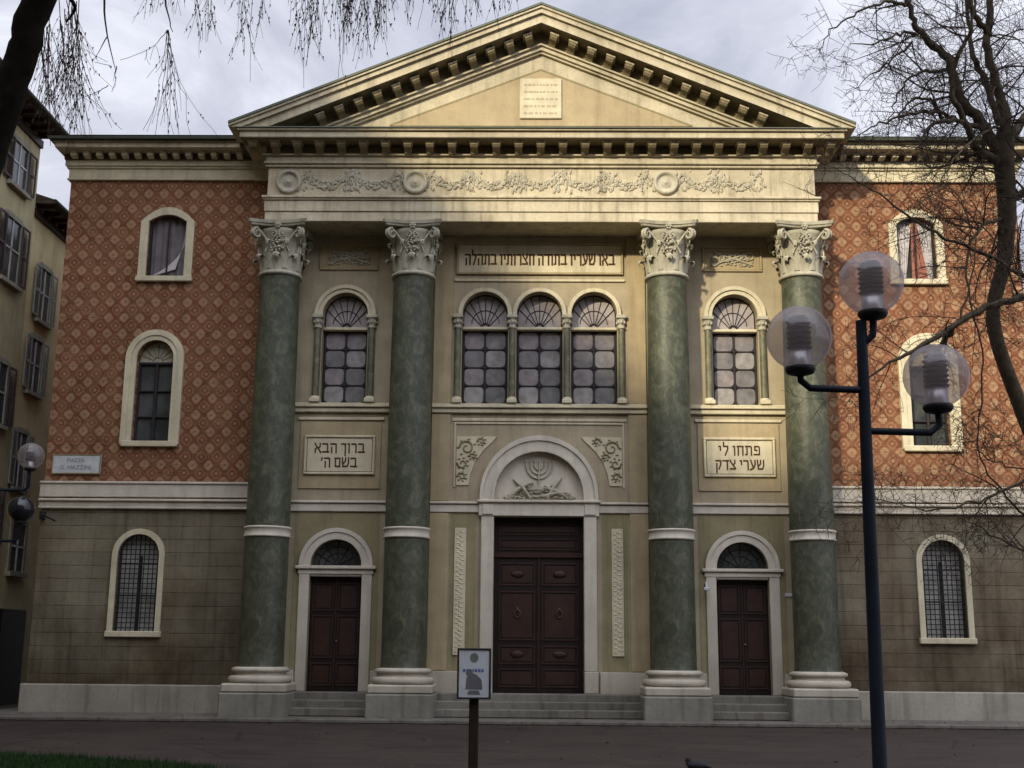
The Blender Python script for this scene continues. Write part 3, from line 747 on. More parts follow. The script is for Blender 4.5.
k = MB().band(arch(0, 1.07, 5.09, 5.2), arch(0, 1.40, 5.09, 5.2, 1.44), -.10, 0).band(arch(0, 1.07, 5.09, 5.2), arch(0, 1.12, 5.09, 5.2, 1.12), -.13, -.1).band(arch(0, 1.34, 5.09, 5.2), arch(0, 1.42, 5.09, 5.2, 1.46), -.14, -.1)
P_(k, 'archivolt', M['trim_cool'], d)
lu = P_(MB().prism(arch(0, 1.08, 5.06, 5.2, 1.08), .10, .16), 'lunette', M['trim_cool'], d, label='half round carved field with a seven branched candlestick over the main door')
# sculpture of the lunette is part of the same carved field
k = MB()
for i, r in enumerate((.12, .22, .32)):
    k.tube([(r * cos(t * pi / 10) + .0, .07, 5.98 - r * sin(t * pi / 10) * 1.1) for t in range(11)], .018, 6)
k.tube([(0, .07, 5.40), (0, .07, 6.02)], .022, 6)
for x in (-.32, -.22, -.12, 0, .12, .22, .32): k.blob((x, .06, 6.04), .022, .02, .04, 0, 6, 5)
k.prism([(-.12, 5.36), (.12, 5.36), (.04, 5.46), (-.04, 5.46)], .05, .10)
rr = random.Random(5)
for i in range(150):
    x = rr.uniform(-.82, .82); hz = .42 * (1 - (abs(x) / .9) ** 1.5) * (.5 if abs(x) < .15 else 1); z = 5.13 + rr.uniform(0, max(.03, hz))
    k.blob((x, .08, z), rr.uniform(.015, .07), .05, rr.uniform(.012, .035), .3, 6, 5)
for a, b, c_, e_ in ((-.75, 5.16, -.15, 5.55), (-.2, 5.15, -.62, 5.62), (.7, 5.16, .12, 5.42), (.2, 5.15, .55, 5.66), (.1, 5.2, .75, 5.28)):
    k.tube([(a, .07, b), ((a + c_) / 2, .03, (b + e_) / 2 + .05), (c_, .07, e_)], [.035, .05, .02], 7)
o = k.build('lunette_relief', M['relief'], d)
# spandrel carvings
for s in (-1, 1):
    pts = [(s * 2.00, 6.64)] + [(s * 1.02, 6.64), (s * 1.10, 6.54), (s * 1.35, 6.30), (s * 1.55, 6.02), (s * 1.66, 5.70), (s * 1.70, 5.45), (s * 2.00, 5.45)]
    sp = P_(MB().prism(pts, -.03, 0), 'spandrel_panel', M['trim'], label='white triangular carved panel beside the portal arch')
    k = MB()
    for (cx, cz, r, tw) in ((1.75, 6.36, .19, 8), (1.40, 6.52, .09, 6), (1.85, 5.98, .12, -7), (1.86, 5.66, .10, 7), (1.6, 6.15, .08, 6)):
        k.tube([(s * (cx + r * (1 - .75 * t / 15) * cos(tw * t / 15)), -.04, cz + r * (1 - .75 * t / 15) * sin(tw * t / 15)) for t in range(16)], [.026 * (1 - .5 * t / 15) for t in range(16)], 5)
        for j in range(7):
            a = j * .9; k.blob((s * (cx + r * 1.1 * cos(a)), -.035, cz + r * 1.1 * sin(a)), .035, .02, .02, .3, 5, 4)
    P_(k, 'relief', M['wall_olive'], sp)
    a, b = sorted((s * 1.73, s * 2.01))
    st = P_(MB().bbox(a, b, -.05, -.01, 1.45, 4.42), 'carved_strip', M['trim'], label='tall narrow white carved strip beside the main door')
    k = MB(); x = s * 1.87
    for i in range(26):
        z = 1.55 + i * .11
        for sg in (-1, 1): k.blob((x + sg * .055, -.05, z + sg * .02), .045, .007, .022, .4, 6, 4)
        k.blob((x, -.05, z + .05), .018, .012, .04, .3, 5, 4)
    P_(k, 'relief', M['trim'], st)
# --- steps
for (a, b) in ((-5.62, -3.84), (-2.36, 2.36), (3.84, 5.65)):
    k = MB(); 
    for i, (y, z) in enumerate(((-.42, .60), (-.72, .435), (-1.02, .27))): k.bbox(a, b, y, .0 if i == 0 else (-.42, -.72)[i - 1] - .003, .09, z, .02)
    k.box(a, b, .0, .3, .5, .6)
    P_(k, 'steps', M['step'])

# --- columns: column mesh is the shaft, the rest are its sub-parts
def make_column():
    n = 48
    prof = [(.545, 1.16), (.52, 1.22), (.515, 1.6), (.512, 4.10)]
    prof2 = [(.512, 4.33), (.508, 6.5), (.495, 8.5), (.478, 10.36), (.49, 10.42)]
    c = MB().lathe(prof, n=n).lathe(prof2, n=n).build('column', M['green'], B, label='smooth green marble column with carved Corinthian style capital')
    k = MB().lathe([(.50, 4.09), (.545, 4.10), (.55, 4.13), (.53, 4.15), (.53, 4.28), (.555, 4.30), (.55, 4.34), (.50, 4.345)], n=n); k.build('ring_band', M['trim_cool'], c)
    k = MB().bbox(-.76, .76, -.76, .6, .0, .60, .03); k.build('plinth', M['plinth'], c)
    k = MB().bbox(-.73, .73, -.73, .6, .60, .80, .035)
    k.lathe([(.5, .80), (.68, .805), (.715, .84), (.72, .89), (.70, .94), (.66, .965), (.60, .97), (.585, 1.0), (.59, 1.04), (.63, 1.05), (.655, 1.075), (.65, 1.12), (.61, 1.14), (.55, 1.16), (.5, 1.165)], n=n)
    k.build('base', M['trim_cool'], c)
    # capital
    k = MB()
    k.lathe([(.47, 10.40), (.53, 10.41), (.545, 10.45), (.53, 10.49), (.49, 10.50), (.475, 10.55), (.47, 10.9), (.49, 11.2), (.55, 11.45), (.60, 11.54), (.3, 11.56)], n=n)
    def leaf(a, z0, h, r0, w, curl, out):
        nn, mm = 11, 6; vs = []
        for i in range(nn + 1):
            t = i / nn
            if t < .72: rad = r0 + .02 + out * (t / .72) ** 2; z = z0 + h * t / .72 * .92
            else:
                q = (t - .72) / .28; rad = r0 + .02 + out + curl * sin(q * pi * .75); z = z0 + h * (.92 + .08 * sin(q * pi)) - curl * .75 * q * q
            ww = w * (.72 + .28 * cos(t * 2.2)) * (1 - .45 * max(0, t - .6) / .4) * (1 + .16 * sin(t * 24))
            for j in range(mm + 1):
                u = j / mm * 2 - 1; aa = a + ww * u / max(.3, rad); rr_ = rad - .045 * u * u + (.018 if j % 2 == 0 else -.006)
                vs.append((rr_ * cos(aa), rr_ * sin(aa), z - .03 * u * u))
        k.add(vs, [(i * (mm + 1) + j, i * (mm + 1) + j + 1, (i + 1) * (mm + 1) + j + 1, (i + 1) * (mm + 1) + j) for i in range(nn) for j in range(mm)], True)
    for i in range(8): leaf(2 * pi * i / 8 - pi / 2, 10.50, .42, .47, .185, .13, .075)
    for i in range(8): leaf(2 * pi * (i + .5) / 8 - pi / 2, 10.55, .72, .475, .13, .10, .075)
    for i in range(4):                                   # corner volutes on stalks
        a = pi / 4 + i * pi / 2; dx, dy = cos(a), sin(a); sx, sy = -dy, dx
        for sg in (-1, 1):
            pts = []; 
            for j in range(9): t = j / 8; rr_ = .47 + .26 * t ** 1.6; off = sg * (.22 * (1 - t) + .035); pts.append((rr_ * dx + off * sx, rr_ * dy + off * sy, 11.02 + .52 * t))
            for j in range(18):
                t = j / 17; q = t * 9.2; rv = .135 * (1 - .80 * t)
                pts.append(((.735 + rv * sin(q)) * dx + sg * .035 * sx, (.735 + rv * sin(q)) * dy + sg * .035 * sy, 11.41 + rv * cos(q)))
            k.tube(pts, [.026] * 9 + [.042 - .016 * j / 17 for j in range(18)], 6)
        b_ = i * pi / 2; ex, ey = cos(b_), sin(b_)
        for sg in (-1, 1):                                # inner helices curling to the middle of each face
            pts = []
            for j in range(16): t = j / 15; q = t * 7; rv = .085 * (1 - .8 * t); pts.append(((.56) * ex - (sg * (.10 - rv * sin(q)) ) * ey, (.56) * ey + (sg * (.10 - rv * sin(q))) * ex, 11.38 + rv * cos(q)))
            k.tube(pts, .02, 5)
            pts = [((.50 + .06 * t) * ex - sg * (.26 * (1 - t) + .03) * ey, (.50 + .06 * t) * ey + sg * (.26 * (1 - t) + .03) * ex, 10.95 + .42 * t ** .8) for t in [j / 8 for j in range(9)]]
            k.tube(pts, .022, 5)
        for j in range(6): q = j * pi / 3; k.blob((.60 * ex - .055 * cos(q) * ey, .60 * ey + .055 * cos(q) * ex, 11.60 + .055 * sin(q)), .035, .035, .035, .1, 6, 5)
        k.blob((.63 * ex, .63 * ey, 11.60), .03, .03, .03, 0, 6, 5)
        for j in range(34): k.blob((.53 * ex - random.uniform(-.14, .14) * ey, .53 * ey + random.uniform(-.14, .14) * ex, random.uniform(10.95, 11.45)), .03, .045, random.uniform(.02, .05), .3, 5, 4)
    # abacus with concave sides
    def abacus(h, z0, z1, dip):
        pts = []
        for i in range(4):
            a = pi / 4 + i * pi / 2; p0 = V((cos(a), sin(a))) * h * 1.414; p1 = V((cos(a + pi / 2), sin(a + pi / 2))) * h * 1.414
            t0 = (p1 - p0).normalized(); nrm = V((cos(a + pi / 4), sin(a + pi / 4)))
            for j in range(9):
                t = .06 + .88 * j / 8; q = p0.lerp(p1, t) - nrm * dip * (1 - (2 * t - 1) ** 2); pts.append(q)
        m_ = len(pts); k.add([(p.x, p.y, z0) for p in pts] + [(p.x * 1.03, p.y * 1.03, z1) for p in pts], [tuple(reversed(range(m_))), tuple(range(m_, 2 * m_))] + [(i, (i + 1) % m_, m_ + (i + 1) % m_, m_ + i) for i in range(m_)])
    abacus(.70, 11.60, 11.65, .17); abacus(.735, 11.655, 11.735, .16)
    k.build('capital', M['cap'], c)
    return c
c0 = make_column(); c0.location = (-6.36, -.64, .0)
for x in (-3.09, 3.09, 6.36):
    c = copy_tree(c0, B); c.location = (x, -.64, 0)

# --- street name plate and bracket on the left wing
sg = MB().bbox(-11.83, -10.64, -.01, .045, 5.66, 6.14, .01).build('street_sign', M['sticker'], None, label='white marble street name plate at the left edge of the brick wall', cat='sign')
q = panel_frame(-11.83, -10.64, 5.66, 6.14, -.02, .03).build('sign_rim', M['wall_olive'], sg)
lt = plain('faded_grey_letters', (.12, .14, .17), .8)
lettering('PIAZZA', sg, -11.25, 5.95, 6.04, .42, -.01, lt)
lettering('G. MAZZINI', sg, -11.25, 5.77, 5.87, .75, -.01, lt)
k = MB().tube([(-11.95, .03, 4.62), (-11.9, -.18, 4.66), (-11.55, -.22, 4.50)], .025, 6); k.bbox(-12.0, -11.88, -.1, .03, 4.55, 4.75)
P_(k, 'bracket', M['iron'])

# ================================================================== GROUND
m, nt, b = mat('paved_road', .8, .25)
tc = coords(nt); n1 = noise(nt, tc, .35, 5, .6); n2 = noise(nt, tc, 9, 6, .7)
col = ramp(nt, n1, [(.3, (.043, .031, .026)), (.7, (.066, .048, .040))])
br = nd(nt, 'ShaderNodeTexBrick'); br.inputs['Scale'].default_value = 1; br.inputs['Brick Width'].default_value = .24; br.inputs['Row Height'].default_value = .12; br.inputs['Mortar Size'].default_value = .006
br.inputs['Color1'].default_value = (1, 1, 1, 1); br.inputs['Color2'].default_value = (.72, .7, .68, 1); br.inputs['Mortar'].default_value = (.5, .5, .5, 1)
nt.links.new(tc, br.inputs['Vector'])
col = mixc(nt, .7, col, br.outputs['Color'], 'MULTIPLY')
n3 = noise(nt, coords(nt, (.5, 1.6, 1)), 1.1, 7, .7, .8)
col = mixc(nt, ramp(nt, n3, [(.48, (0, 0, 0)), (.60, (.7, .7, .7))]), col, (.55, .52, .5), 'MULTIPLY')
vo = nd(nt, 'ShaderNodeTexVoronoi', feature='DISTANCE_TO_EDGE'); vo.inputs['Scale'].default_value = .38; nt.links.new(tc, vo.inputs['Vector'])
col = mixc(nt, ramp(nt, vo.outputs['Distance'], [(.0, (.75, .75, .75)), (.012, (0, 0, 0))]), col, (.35, .33, .32), 'MULTIPLY')
col = mixc(nt, mth(nt, 'MULTIPLY', n2, .5), col, (.4, .4, .4), 'MULTIPLY')
nt.links.new(col, b.inputs['Base Color']); bump(nt, b, n2, .3, .01)
ROAD = m
def plane(x0, x1, y0, y1, z): return MB().add([(x0, y0, z), (x1, y0, z), (x1, y1, z), (x0, y1, z)], [(0, 1, 2, 3)])
tag(plane(-400, 400, -300, 500, 0).build('ground', ROAD), kind='structure')
k = MB(); k.bbox(-12.9, 14.5, -2.05, -1.95, 0, .09, .02); k.box(-12.9, 14.5, -1.949, .5, 0, .085); k.box(-12.9, -12.02, .5, 14, 0, .085)
PV = stucco('pavement_stone', (.17, .155, .135), 1)
tag(k.build('pavement', PV), kind='structure')
lf = plain('dry_leaf_brown', (.16, .10, .045), .8, .1, .4); rr = random.Random(12); kl = MB()
for _ in range(420):
    x = rr.uniform(-13, 13); y = rr.choice((rr.gauss(-2.3, .18), rr.uniform(-12, -2.2), rr.gauss(-1.2, .3))); z = .095 if y > -2.04 else .008
    a = rr.uniform(0, 6.28); l = rr.uniform(.02, .045); c_, s_ = cos(a) * l, sin(a) * l
    kl.add([(x - c_, y - s_, z), (x + s_ * .6, y - c_ * .6, z + rr.uniform(0, .02)), (x + c_, y + s_, z), (x - s_ * .6, y + c_ * .6, z + rr.uniform(0, .02))], [(0, 1, 2, 3)])
tag(kl.build('fallen_leaves', lf), 'scattered small dry leaves on the paving and along the kerb', 'leaves', kind='stuff')
# lawn in the square (front left)
gm = plain('lawn_green', (.012, .022, .007), .9, .1, .5, 0, 20)
LP = [(-40, -10.2), (-9, -10.55), (-7.0, -10.9), (-5.0, -11.9), (-3.6, -13.2), (-3.4, -15), (-5, -18), (-10, -21), (-40, -22)]
tag(MB().add([(x, y, .03) for x, y in LP] + [(x, y, 0) for x, y in LP], [tuple(reversed(range(9)))] + [(i, (i + 1) % 9, 9 + (i + 1) % 9, 9 + i) for i in range(9)]).build('lawn', gm), kind='structure')
k = MB(); rr = random.Random(3)
def inside(x, y):
    c_ = False; j = 8
    for i in range(9):
        if (LP[i][1] > y) != (LP[j][1] > y) and x < (LP[j][0] - LP[i][0]) * (y - LP[i][1]) / (LP[j][1] - LP[i][1]) + LP[i][0]: c_ = not c_
        j = i
    return c_
i = 0
while i < 16000:
    x = rr.uniform(-11, -3.4); y = rr.uniform(-14.5, -10.2)
    if not inside(x, y): continue
    i += 1; h = rr.uniform(.03, .10); a = rr.uniform(0, 6.28); w = .006; lx, ly = rr.uniform(-.03, .03), rr.uniform(-.03, .03)
    k.add([(x - w * cos(a), y - w * sin(a), .03), (x + w * cos(a), y + w * sin(a), .03), (x + lx, y + ly, .03 + h)], [(0, 1, 2)])
gm2 = plain('grass_blade_green', (.016, .042, .008), .8, .2, .5, 0, 8)
tag(k.build('grass', gm2), 'short green grass on the lawn in the front left corner', 'grass', kind='stuff')

# ================================================================== NEIGHBOUR HOUSES (left side of the lane)
def shutter_window(par, X, y0, y1, z0, z1, shut=True, sm=None):
    """window in a wall that faces +x"""
    w = MB().box(X, X + .05, y0 - .12, y0, z0 - .05, z1 + .1).box(X, X + .05, y1, y1 + .12, z0 - .05, z1 + .1).box(X, X + .06, y0, y1, z1, z1 + .14).box(X, X + .14, y0 - .15, y1 + .15, z0 - .16, z0 - .052)
    w = w.build('window', HT, par)
    MB().box(X + .005, X + .012, y0, y1, z0, z1).build('pane', M['glass'], w)
    MB().box(X + .013, X + .035, (y0 + y1) / 2 - .03, (y0 + y1) / 2 + .03, z0, z1).box(X + .013, X + .035, y0, y1, (z0 + z1) / 2, (z0 + z1) / 2 + .05).build('sash', M['sticker'], w)
    if shut:
        hw = (y1 - y0) / 2
        for (a, b) in ((y0 - hw, y0 - .02), (y1 + .02, y1 + hw)):
            q = MB().box(X + .065, X + .10, a, a + .05, z0, z1).box(X + .065, X + .10, b - .05, b, z0, z1).box(X + .065, X + .10, a + .05, b - .05, z0, z0 + .06).box(X + .065, X + .10, a + .05, b - .05, z1 - .06, z1).box(X + .065, X + .10, a + .05, b - .05, (z0 + z1) / 2 - .04, (z0 + z1) / 2 + .04)
            z = z0 + .08
            while z < z1 - .08:
                q.add([(X + .068, a + .05, z), (X + .068, b - .05, z), (X + .095, b - .05, z - .03), (X + .095, a + .05, z - .03)], [(0, 1, 2, 3)]); z += .05
            q.build('shutter', sm or SH, w)
HT = stucco('house_trim', (.42, .40, .33), .7)
SH = plain('grey_shutter', (.30, .30, .28), .7)
SH2 = plain('dark_shutter', (.09, .065, .075), .7)
hB = empty('house', (-14.5, 6.5, 0), label='ochre town house with open grey shutters beyond the lane left of the synagogue', cat='house')
def hp(mb, name, m, par, off): mb.v = [(x - off[0], y - off[1], z - off[2]) for x, y, z in mb.v]; return mb.build(name, m, par)
def house(root, X, y0, y1, H, wm, wins, eave=.55, Wd=9, roofz=1.8):
    ox, oy = root.location.x, root.location.y
    sub = empty('tmp'); 
    L = []
    L.append(MB().box(X - Wd, X, y0, y1, 0, H).build('wall', wm, root))
    L.append(MB().box(X - Wd - eave, X + eave, y0 - .0, y1 + .0, H + .001, H + .10).build('eave', M['roof'], root))
    k = MB()
    y = y0 + .2
    while y < y1 - .1: k.box(X + .001, X + eave - .06, y, y + .10, H - .12, H - .002); y += .55
    k.box(X + .001, X + .08, y0, y1, H - .35, H - .13)
    L.append(k.build('rafter', M['wood2'], root))
    L.append(MB().add([(X + eave + .05, y0, H + .11), (X + eave + .05, y1, H + .11), (X - Wd / 2, y1, H + roofz), (X - Wd / 2, y0, H + roofz), (X - Wd - eave, y0, H + .11), (X - Wd - eave, y1, H + .11)],
                      [(0, 1, 2, 3), (3, 2, 5, 4), (0, 3, 4), (1, 5, 2), (0, 4, 5, 1)]).build('roof', M['roof'], root))
    L.append(MB().tube([(X + eave + .05, y0, H + .06), (X + eave + .05, y1, H + .06)], .07, 8).build('gutter', M['gutter'], root))
    bpy.data.objects.remove(sub)
    n0 = set(root.children)
    for w in wins: shutter_window(root, X, *w)
    for o in root.children:                        # bring everything into the root's frame
        o.location = (-ox, -oy, 0)
house(hB, -14.5, 3.75, 16, 14.0, stucco('ochre_house_stucco', (.80, .68, .40), .4, foot=.2), 
      [(4.55, 5.35, 10.85, 12.35), (4.35, 5.15, 8.70, 10.20), (3.98, 4.7, 5.9, 7.4), (4.3, 5.2, 3.6, 4.9, False), (7.6, 8.4, 10.85, 12.35), (7.6, 8.4, 8.7, 10.2), (7.6, 8.4, 5.9, 7.4), (11, 11.8, 10.85, 12.35), (11, 11.8, 8.7, 10.2), (11, 11.8, 5.9, 7.4)])
for o in list(hB.children): pass
k = MB().box(-14.49, -14.40, 4.0, 5.6, 0, 2.55).build('door', M['wood'], hB, (14.5, -6.5, 0))
hA = empty('house', (-14.5, -1, 0), label='taller olive grey town house with dark shutters at the left edge behind the tree', cat='house')
house(hA, -14.45, -5.0, 3.72, 16.0, stucco('olive_house_stucco', (.60, .53, .33), .5, foot=.2),
      [(1.9, 2.9, 11.3, 13.0, True, SH2), (1.9, 2.9, 7.4, 9.0, True, SH2), (1.9, 2.9, 4.2, 5.7, True, SH2), (-1.6, -.7, 11.3, 13.0, True, SH2), (-1.6, -.7, 7.4, 9.0, True, SH2), (1.9, 2.9, 14.0, 15.2, True, SH2)], eave=.7)
MB().box(-14.44, -14.35, .6, 2.9, 0, 2.7).build('door', M['wood'], hA, (14.5, 1, 0))
hC = empty('house', (-15.6, -22, 0), label='tall plain town house out of view, added to shade the left front', cat='house')  # unseen house, added and made tall to throw shade on the left front
house(hC, -15.6, -41.0, -5.05, 23.6, M['wall_olive'], [(y, y + 1, z, z + 1.7) for y in (-8, -12, -16, -20, -24, -28, -32, -36) for z in (5, 9, 13, 16.8, 20.2)], eave=.7, Wd=11)
# unseen block added behind the camera, sized to shade the lower front
hD = empty('shading_block', (8, -43, 0), label='long plain block out of view, added to shade the lower front', cat='building')
k = MB(); k.box(-46, 22, -8, 0, 0, 25.5); k.box(-46.5, 22.5, -8.5, .7, 25.51, 26.0); k.build('wall', M['wall_olive'], hD)
for wz in (4, 8, 12, 16, 20.5):
    for wx in range(-44, 21, 4):
        MB().box(wx - .7, wx + .7, .002, .06, wz, wz + 2.2).build('window', M['glass'], hD)

# ================================================================== LAMPS
def globe_mat():
    m = bpy.data.materials.new('clear_globe_plastic'); m.use_nodes = True; nt = m.node_tree; nt.nodes.remove(nt.nodes['Principled BSDF'])
    out = nt.nodes['Material Output']
    tr = nd(nt, 'ShaderNodeBsdfTransparent'); tr.inputs[0].default_value = (.93, .90, .90, 1)
    di = nd(nt, 'ShaderNodeBsdfDiffuse'); di.inputs[0].default_value = (.42, .37, .37, 1); tl = nd(nt, 'ShaderNodeBsdfTranslucent'); tl.inputs[0].default_value = (.50, .44, .44, 1)
    gl = nd(nt, 'ShaderNodeBsdfGlossy'); gl.inputs['Roughness'].default_value = .12
    a = nd(nt, 'ShaderNodeMixShader'); a.inputs[0].default_value = .5; nt.links.new(di.outputs[0], a.inputs[1]); nt.links.new(tl.outputs[0], a.inputs[2])
    lw = nd(nt, 'ShaderNodeLayerWeight'); lw.inputs['Blend'].default_value = .35
    f = mth(nt, 'ADD', mth(nt, 'MULTIPLY', lw.outputs['Facing'], .16), .38)
    b_ = nd(nt, 'ShaderNodeMixShader'); nt.links.new(f, b_.inputs[0]); nt.links.new(tr.outputs[0], b_.inputs[1]); nt.links.new(a.outputs[0], b_.inputs[2])
    c = nd(nt, 'ShaderNodeMixShader'); nt.links.new(mth(nt, 'ADD', mth(nt, 'MULTIPLY', mth(nt, 'POWER', lw.outputs['Facing'], 3.0), .28), .05), c.inputs[0]); nt.links.new(b_.outputs[0], c.inputs[1]); nt.links.new(gl.outputs[0], c.inputs[2])
    nt.links.new(c.outputs[0], out.inputs[0]); return m
GL = globe_mat()
def lamp_post(base, heads, top, lean, label, gr=.25):
    """heads: (globe centre, arm height on the pole or None)"""
    base = V(base); root = empty('street_lamp', base, label=label, cat='street lamp')
    top = V(top) - base
    def on(z): t = (z - base.z) / (top.z); return V((top.x * t, top.y * t, z - base.z))
    k = MB().tube([(0, 0, 0), (0, 0, .5), on(base.z + .55), on(base.z + 2.2), on(base.z + top.z)], [.072, .072, .054, .050, .042], 14)
    k.lathe([(.15, 0), (.15, .03), (.1, .06), (.095, .12)], n=16)
    k.build('pole', M['post'], root)
    for (g, za) in heads:
        g = V(g) - base; below = g - V((0, 0, gr * .93 + .05))
        s_ = on(za)
        if abs(below.x - s_.x) > .2: path = [s_, V((below.x - .07 * (1 if below.x > s_.x else -1), below.y, s_.z)), V((below.x, below.y, s_.z + .06)), below]
        else: path = [s_, V((below.x * .9 + s_.x * .1, below.y, s_.z + .07)), V((below.x, below.y, s_.z + .15)), below]
        a = MB().tube(path, .028, 10).build('arm', M['post'], root)
        MB().lathe([(.03, -.07), (.10, -.05), (.118, -.02), (.112, .0), (.05, .005)], g - V((0, 0, gr * .93)), 24).build('socket', M['iron'], a)
        MB().lathe([(.082, .0), (.082, .13), (.05, .135)], g - V((0, 0, gr * .90)), 20).build('collar', M['alu'], a)
        k = MB()
        for i in range(6): k.lathe([(.055, 0), (.085, .006), (.10, .022), (.085, .028), (.05, .02)], g + V((0, 0, -gr * .40 + i * .040)), 20)
        k.lathe([(.05, 0), (.05, .24), (.085, .25), (.07, .275), (.001, .28)], g + V((0, 0, -gr * .42)), 18)
        k.build('louvre', M['louvre'], a)
        pr = [(max(.0001, gr * sin(pi * i / 24)), -gr * cos(pi * i / 24)) for i in range(25)]
        pr = [p for p in pr if p[1] > -gr * .93]
        gb = MB(); gb.v = []; n = 36
        vs = [(g.x + r * cos(2 * pi * q / n), g.y + r * sin(2 * pi * q / n), g.z + z) for r, z in pr for q in range(n)]
        gb.add(vs, [(i * n + q, i * n + (q + 1) % n, (i + 1) * n + (q + 1) % n, (i + 1) * n + q) for i in range(len(pr) - 1) for q in range(n)], True)
        gb.build('globe', GL, a)
    return root
D = 9.6
def on_plane(px, py, y):
    d_ = CF + CR * ((px - 512) / FPX) - CU * ((py - 384) / FPX); return CP + d_ * ((y - CP.y) / d_.y)
def r3(p): return V(p)
base = at(882, 800, D); base = V((2.60, -19.75, 0)); tp = at(861, 321, D)
YL = tp.y; tp = on_plane(861, 321, YL); bs = on_plane(880, 768, YL)
bs = V((bs.x + (bs.x - tp.x) * bs.z / (tp.z - bs.z), YL, 0))
lamp_post(bs, [(on_plane(871, 283, YL - .03), on_plane(863, 345, YL).z), (on_plane(799, 338, YL - .06), on_plane(855, 390, YL).z), (on_plane(936, 376, YL + .06), on_plane(870, 431, YL).z)], tp, 0,
          'dark blue three-armed street lamp with clear globes standing in front of the right columns')
DL = 23.3
YM = -6.2; g1 = on_plane(31, 456, YM); g2 = on_plane(21, 509, YM); tp = on_plane(-12, 430, YM)
LL = lamp_post((tp.x - .05, tp.y, 0), [(on_plane(-28, 400, YM), tp.z - .3), (g1, on_plane(0, 490, YM).z), (g2, on_plane(0, 541, YM).z)], tp, 0,
          'distant globe street lamp at the left edge beside the street name plate', .25)

_dk = plain('dark_globe_plastic', (.012, .012, .016), .15, .6)  # near black plastic for the lowest globe of the left lamp
_gl = [o for o in bpy.data.objects if o.name.startswith('globe') and o.parent and o.parent.parent == LL]
_low = min(_gl, key=lambda o: min(v.co.z for v in o.data.vertices)); _low.data.materials[0] = _dk; _low['label'] = 'dark unlit globe'
# ================================================================== NOTICE BOARD
DS = 13.0
p0, p1 = at(457.5, 648, DS), at(491, 699, DS); cx = (p0.x + p1.x) / 2; y = p0.y
nb = empty('notice_board', (cx, y + .06, 0), label='small framed notice on a wooden post in front of the main steps', cat='sign')
w, z0, z1 = (p1.x - p0.x), p1.z, p0.z
NF = plain('dark_green_frame', (.02, .022, .018), .6); WP = plain('paper_white', (.52, .55, .58), .7, .2, .08)
MB().bbox(-.05, .05, .0, .08, 0, z1 - .05).build('post', plain('brown_post', (.030, .021, .015), .85, .1, .3), nb)
k = MB(); k.bbox(-w / 2, w / 2, -.06, -.003, z0, z0 + .02); k.bbox(-w / 2, w / 2, -.06, -.003, z1 - .02, z1); k.bbox(-w / 2, -w / 2 + .02, -.06, -.003, z0 + .02, z1 - .02); k.bbox(w / 2 - .02, w / 2, -.06, -.003, z0 + .02, z1 - .02)
fr = k.build('frame', NF, nb)
ps = MB().box(-w / 2 + .02, w / 2 - .02, -.05, -.01, z0 + .02, z1 - .02).build('poster', WP, nb)
k = MB().add([(.045 * cos(2 * pi * i / 20), -.052, z1 - .10 + .05 * sin(2 * pi * i / 20)) for i in range(20)], [tuple(range(20))]); k.build('emblem', plain('emblem_grey', (.16, .17, .14), .7), ps)
k = MB(); x = -w / 2 + .06; rr = random.Random(2)
while x < w / 2 - .08: q = rr.uniform(.012, .03); k.box(x, x + q, -.053, -.0505, z1 - .245, z1 - .215); x += q + .01
k.build('printed_line', plain('blue_ink', (.10, .14, .30), .7), ps)
k = MB().add([(-.09, -.052, z0 + .10), (.09, -.052, z0 + .10), (.08, -.052, z0 + .2), (.03, -.052, z0 + .25), (-.02, -.052, z0 + .27), (-.08, -.052, z0 + .22)], [(0, 1, 2, 3, 4, 5)]).add([(-.07, -.054, z0 + .05), (.07, -.054, z0 + .05), (.05, -.054, z0 + .09), (-.05, -.054, z0 + .09)], [(0, 1, 2, 3)])
k.add([(-.05 + .035 * cos(i * .6), -.0535, z0 + .27 + .04 * sin(i * .6)) for i in range(10)], [tuple(range(10))])
k.build('printed_picture', plain('print_grey', (.13, .13, .14), .7), ps)

# small dark pigeon on the road
pg = MB(); px, py = 1.98, -12.6
pg.blob((0, 0, .13), .12, .07, .065, .03, 12, 8); pg.blob((-.10, 0, .20), .035, .03, .038, .02, 10, 7); pg.tube([(-.09, 0, .14), (-.10, 0, .19)], [.045, .03], 8)
pg.tube([(.09, 0, .13), (.2, 0, .10)], [.04, .015], 6); pg.tube([(-.13, 0, .20), (-.16, 0, .19)], [.008, .002], 5)
for s in (-1, 1): pg.tube([(.0, s * .025, .09), (.0, s * .025, .0)], .006, 5)
pg.build('pigeon', plain('pigeon_dark', (.02, .02, .024), .7, .3), None, (px, py, .0), label='small dark pigeon standing on the paving at the bottom edge', cat='bird')

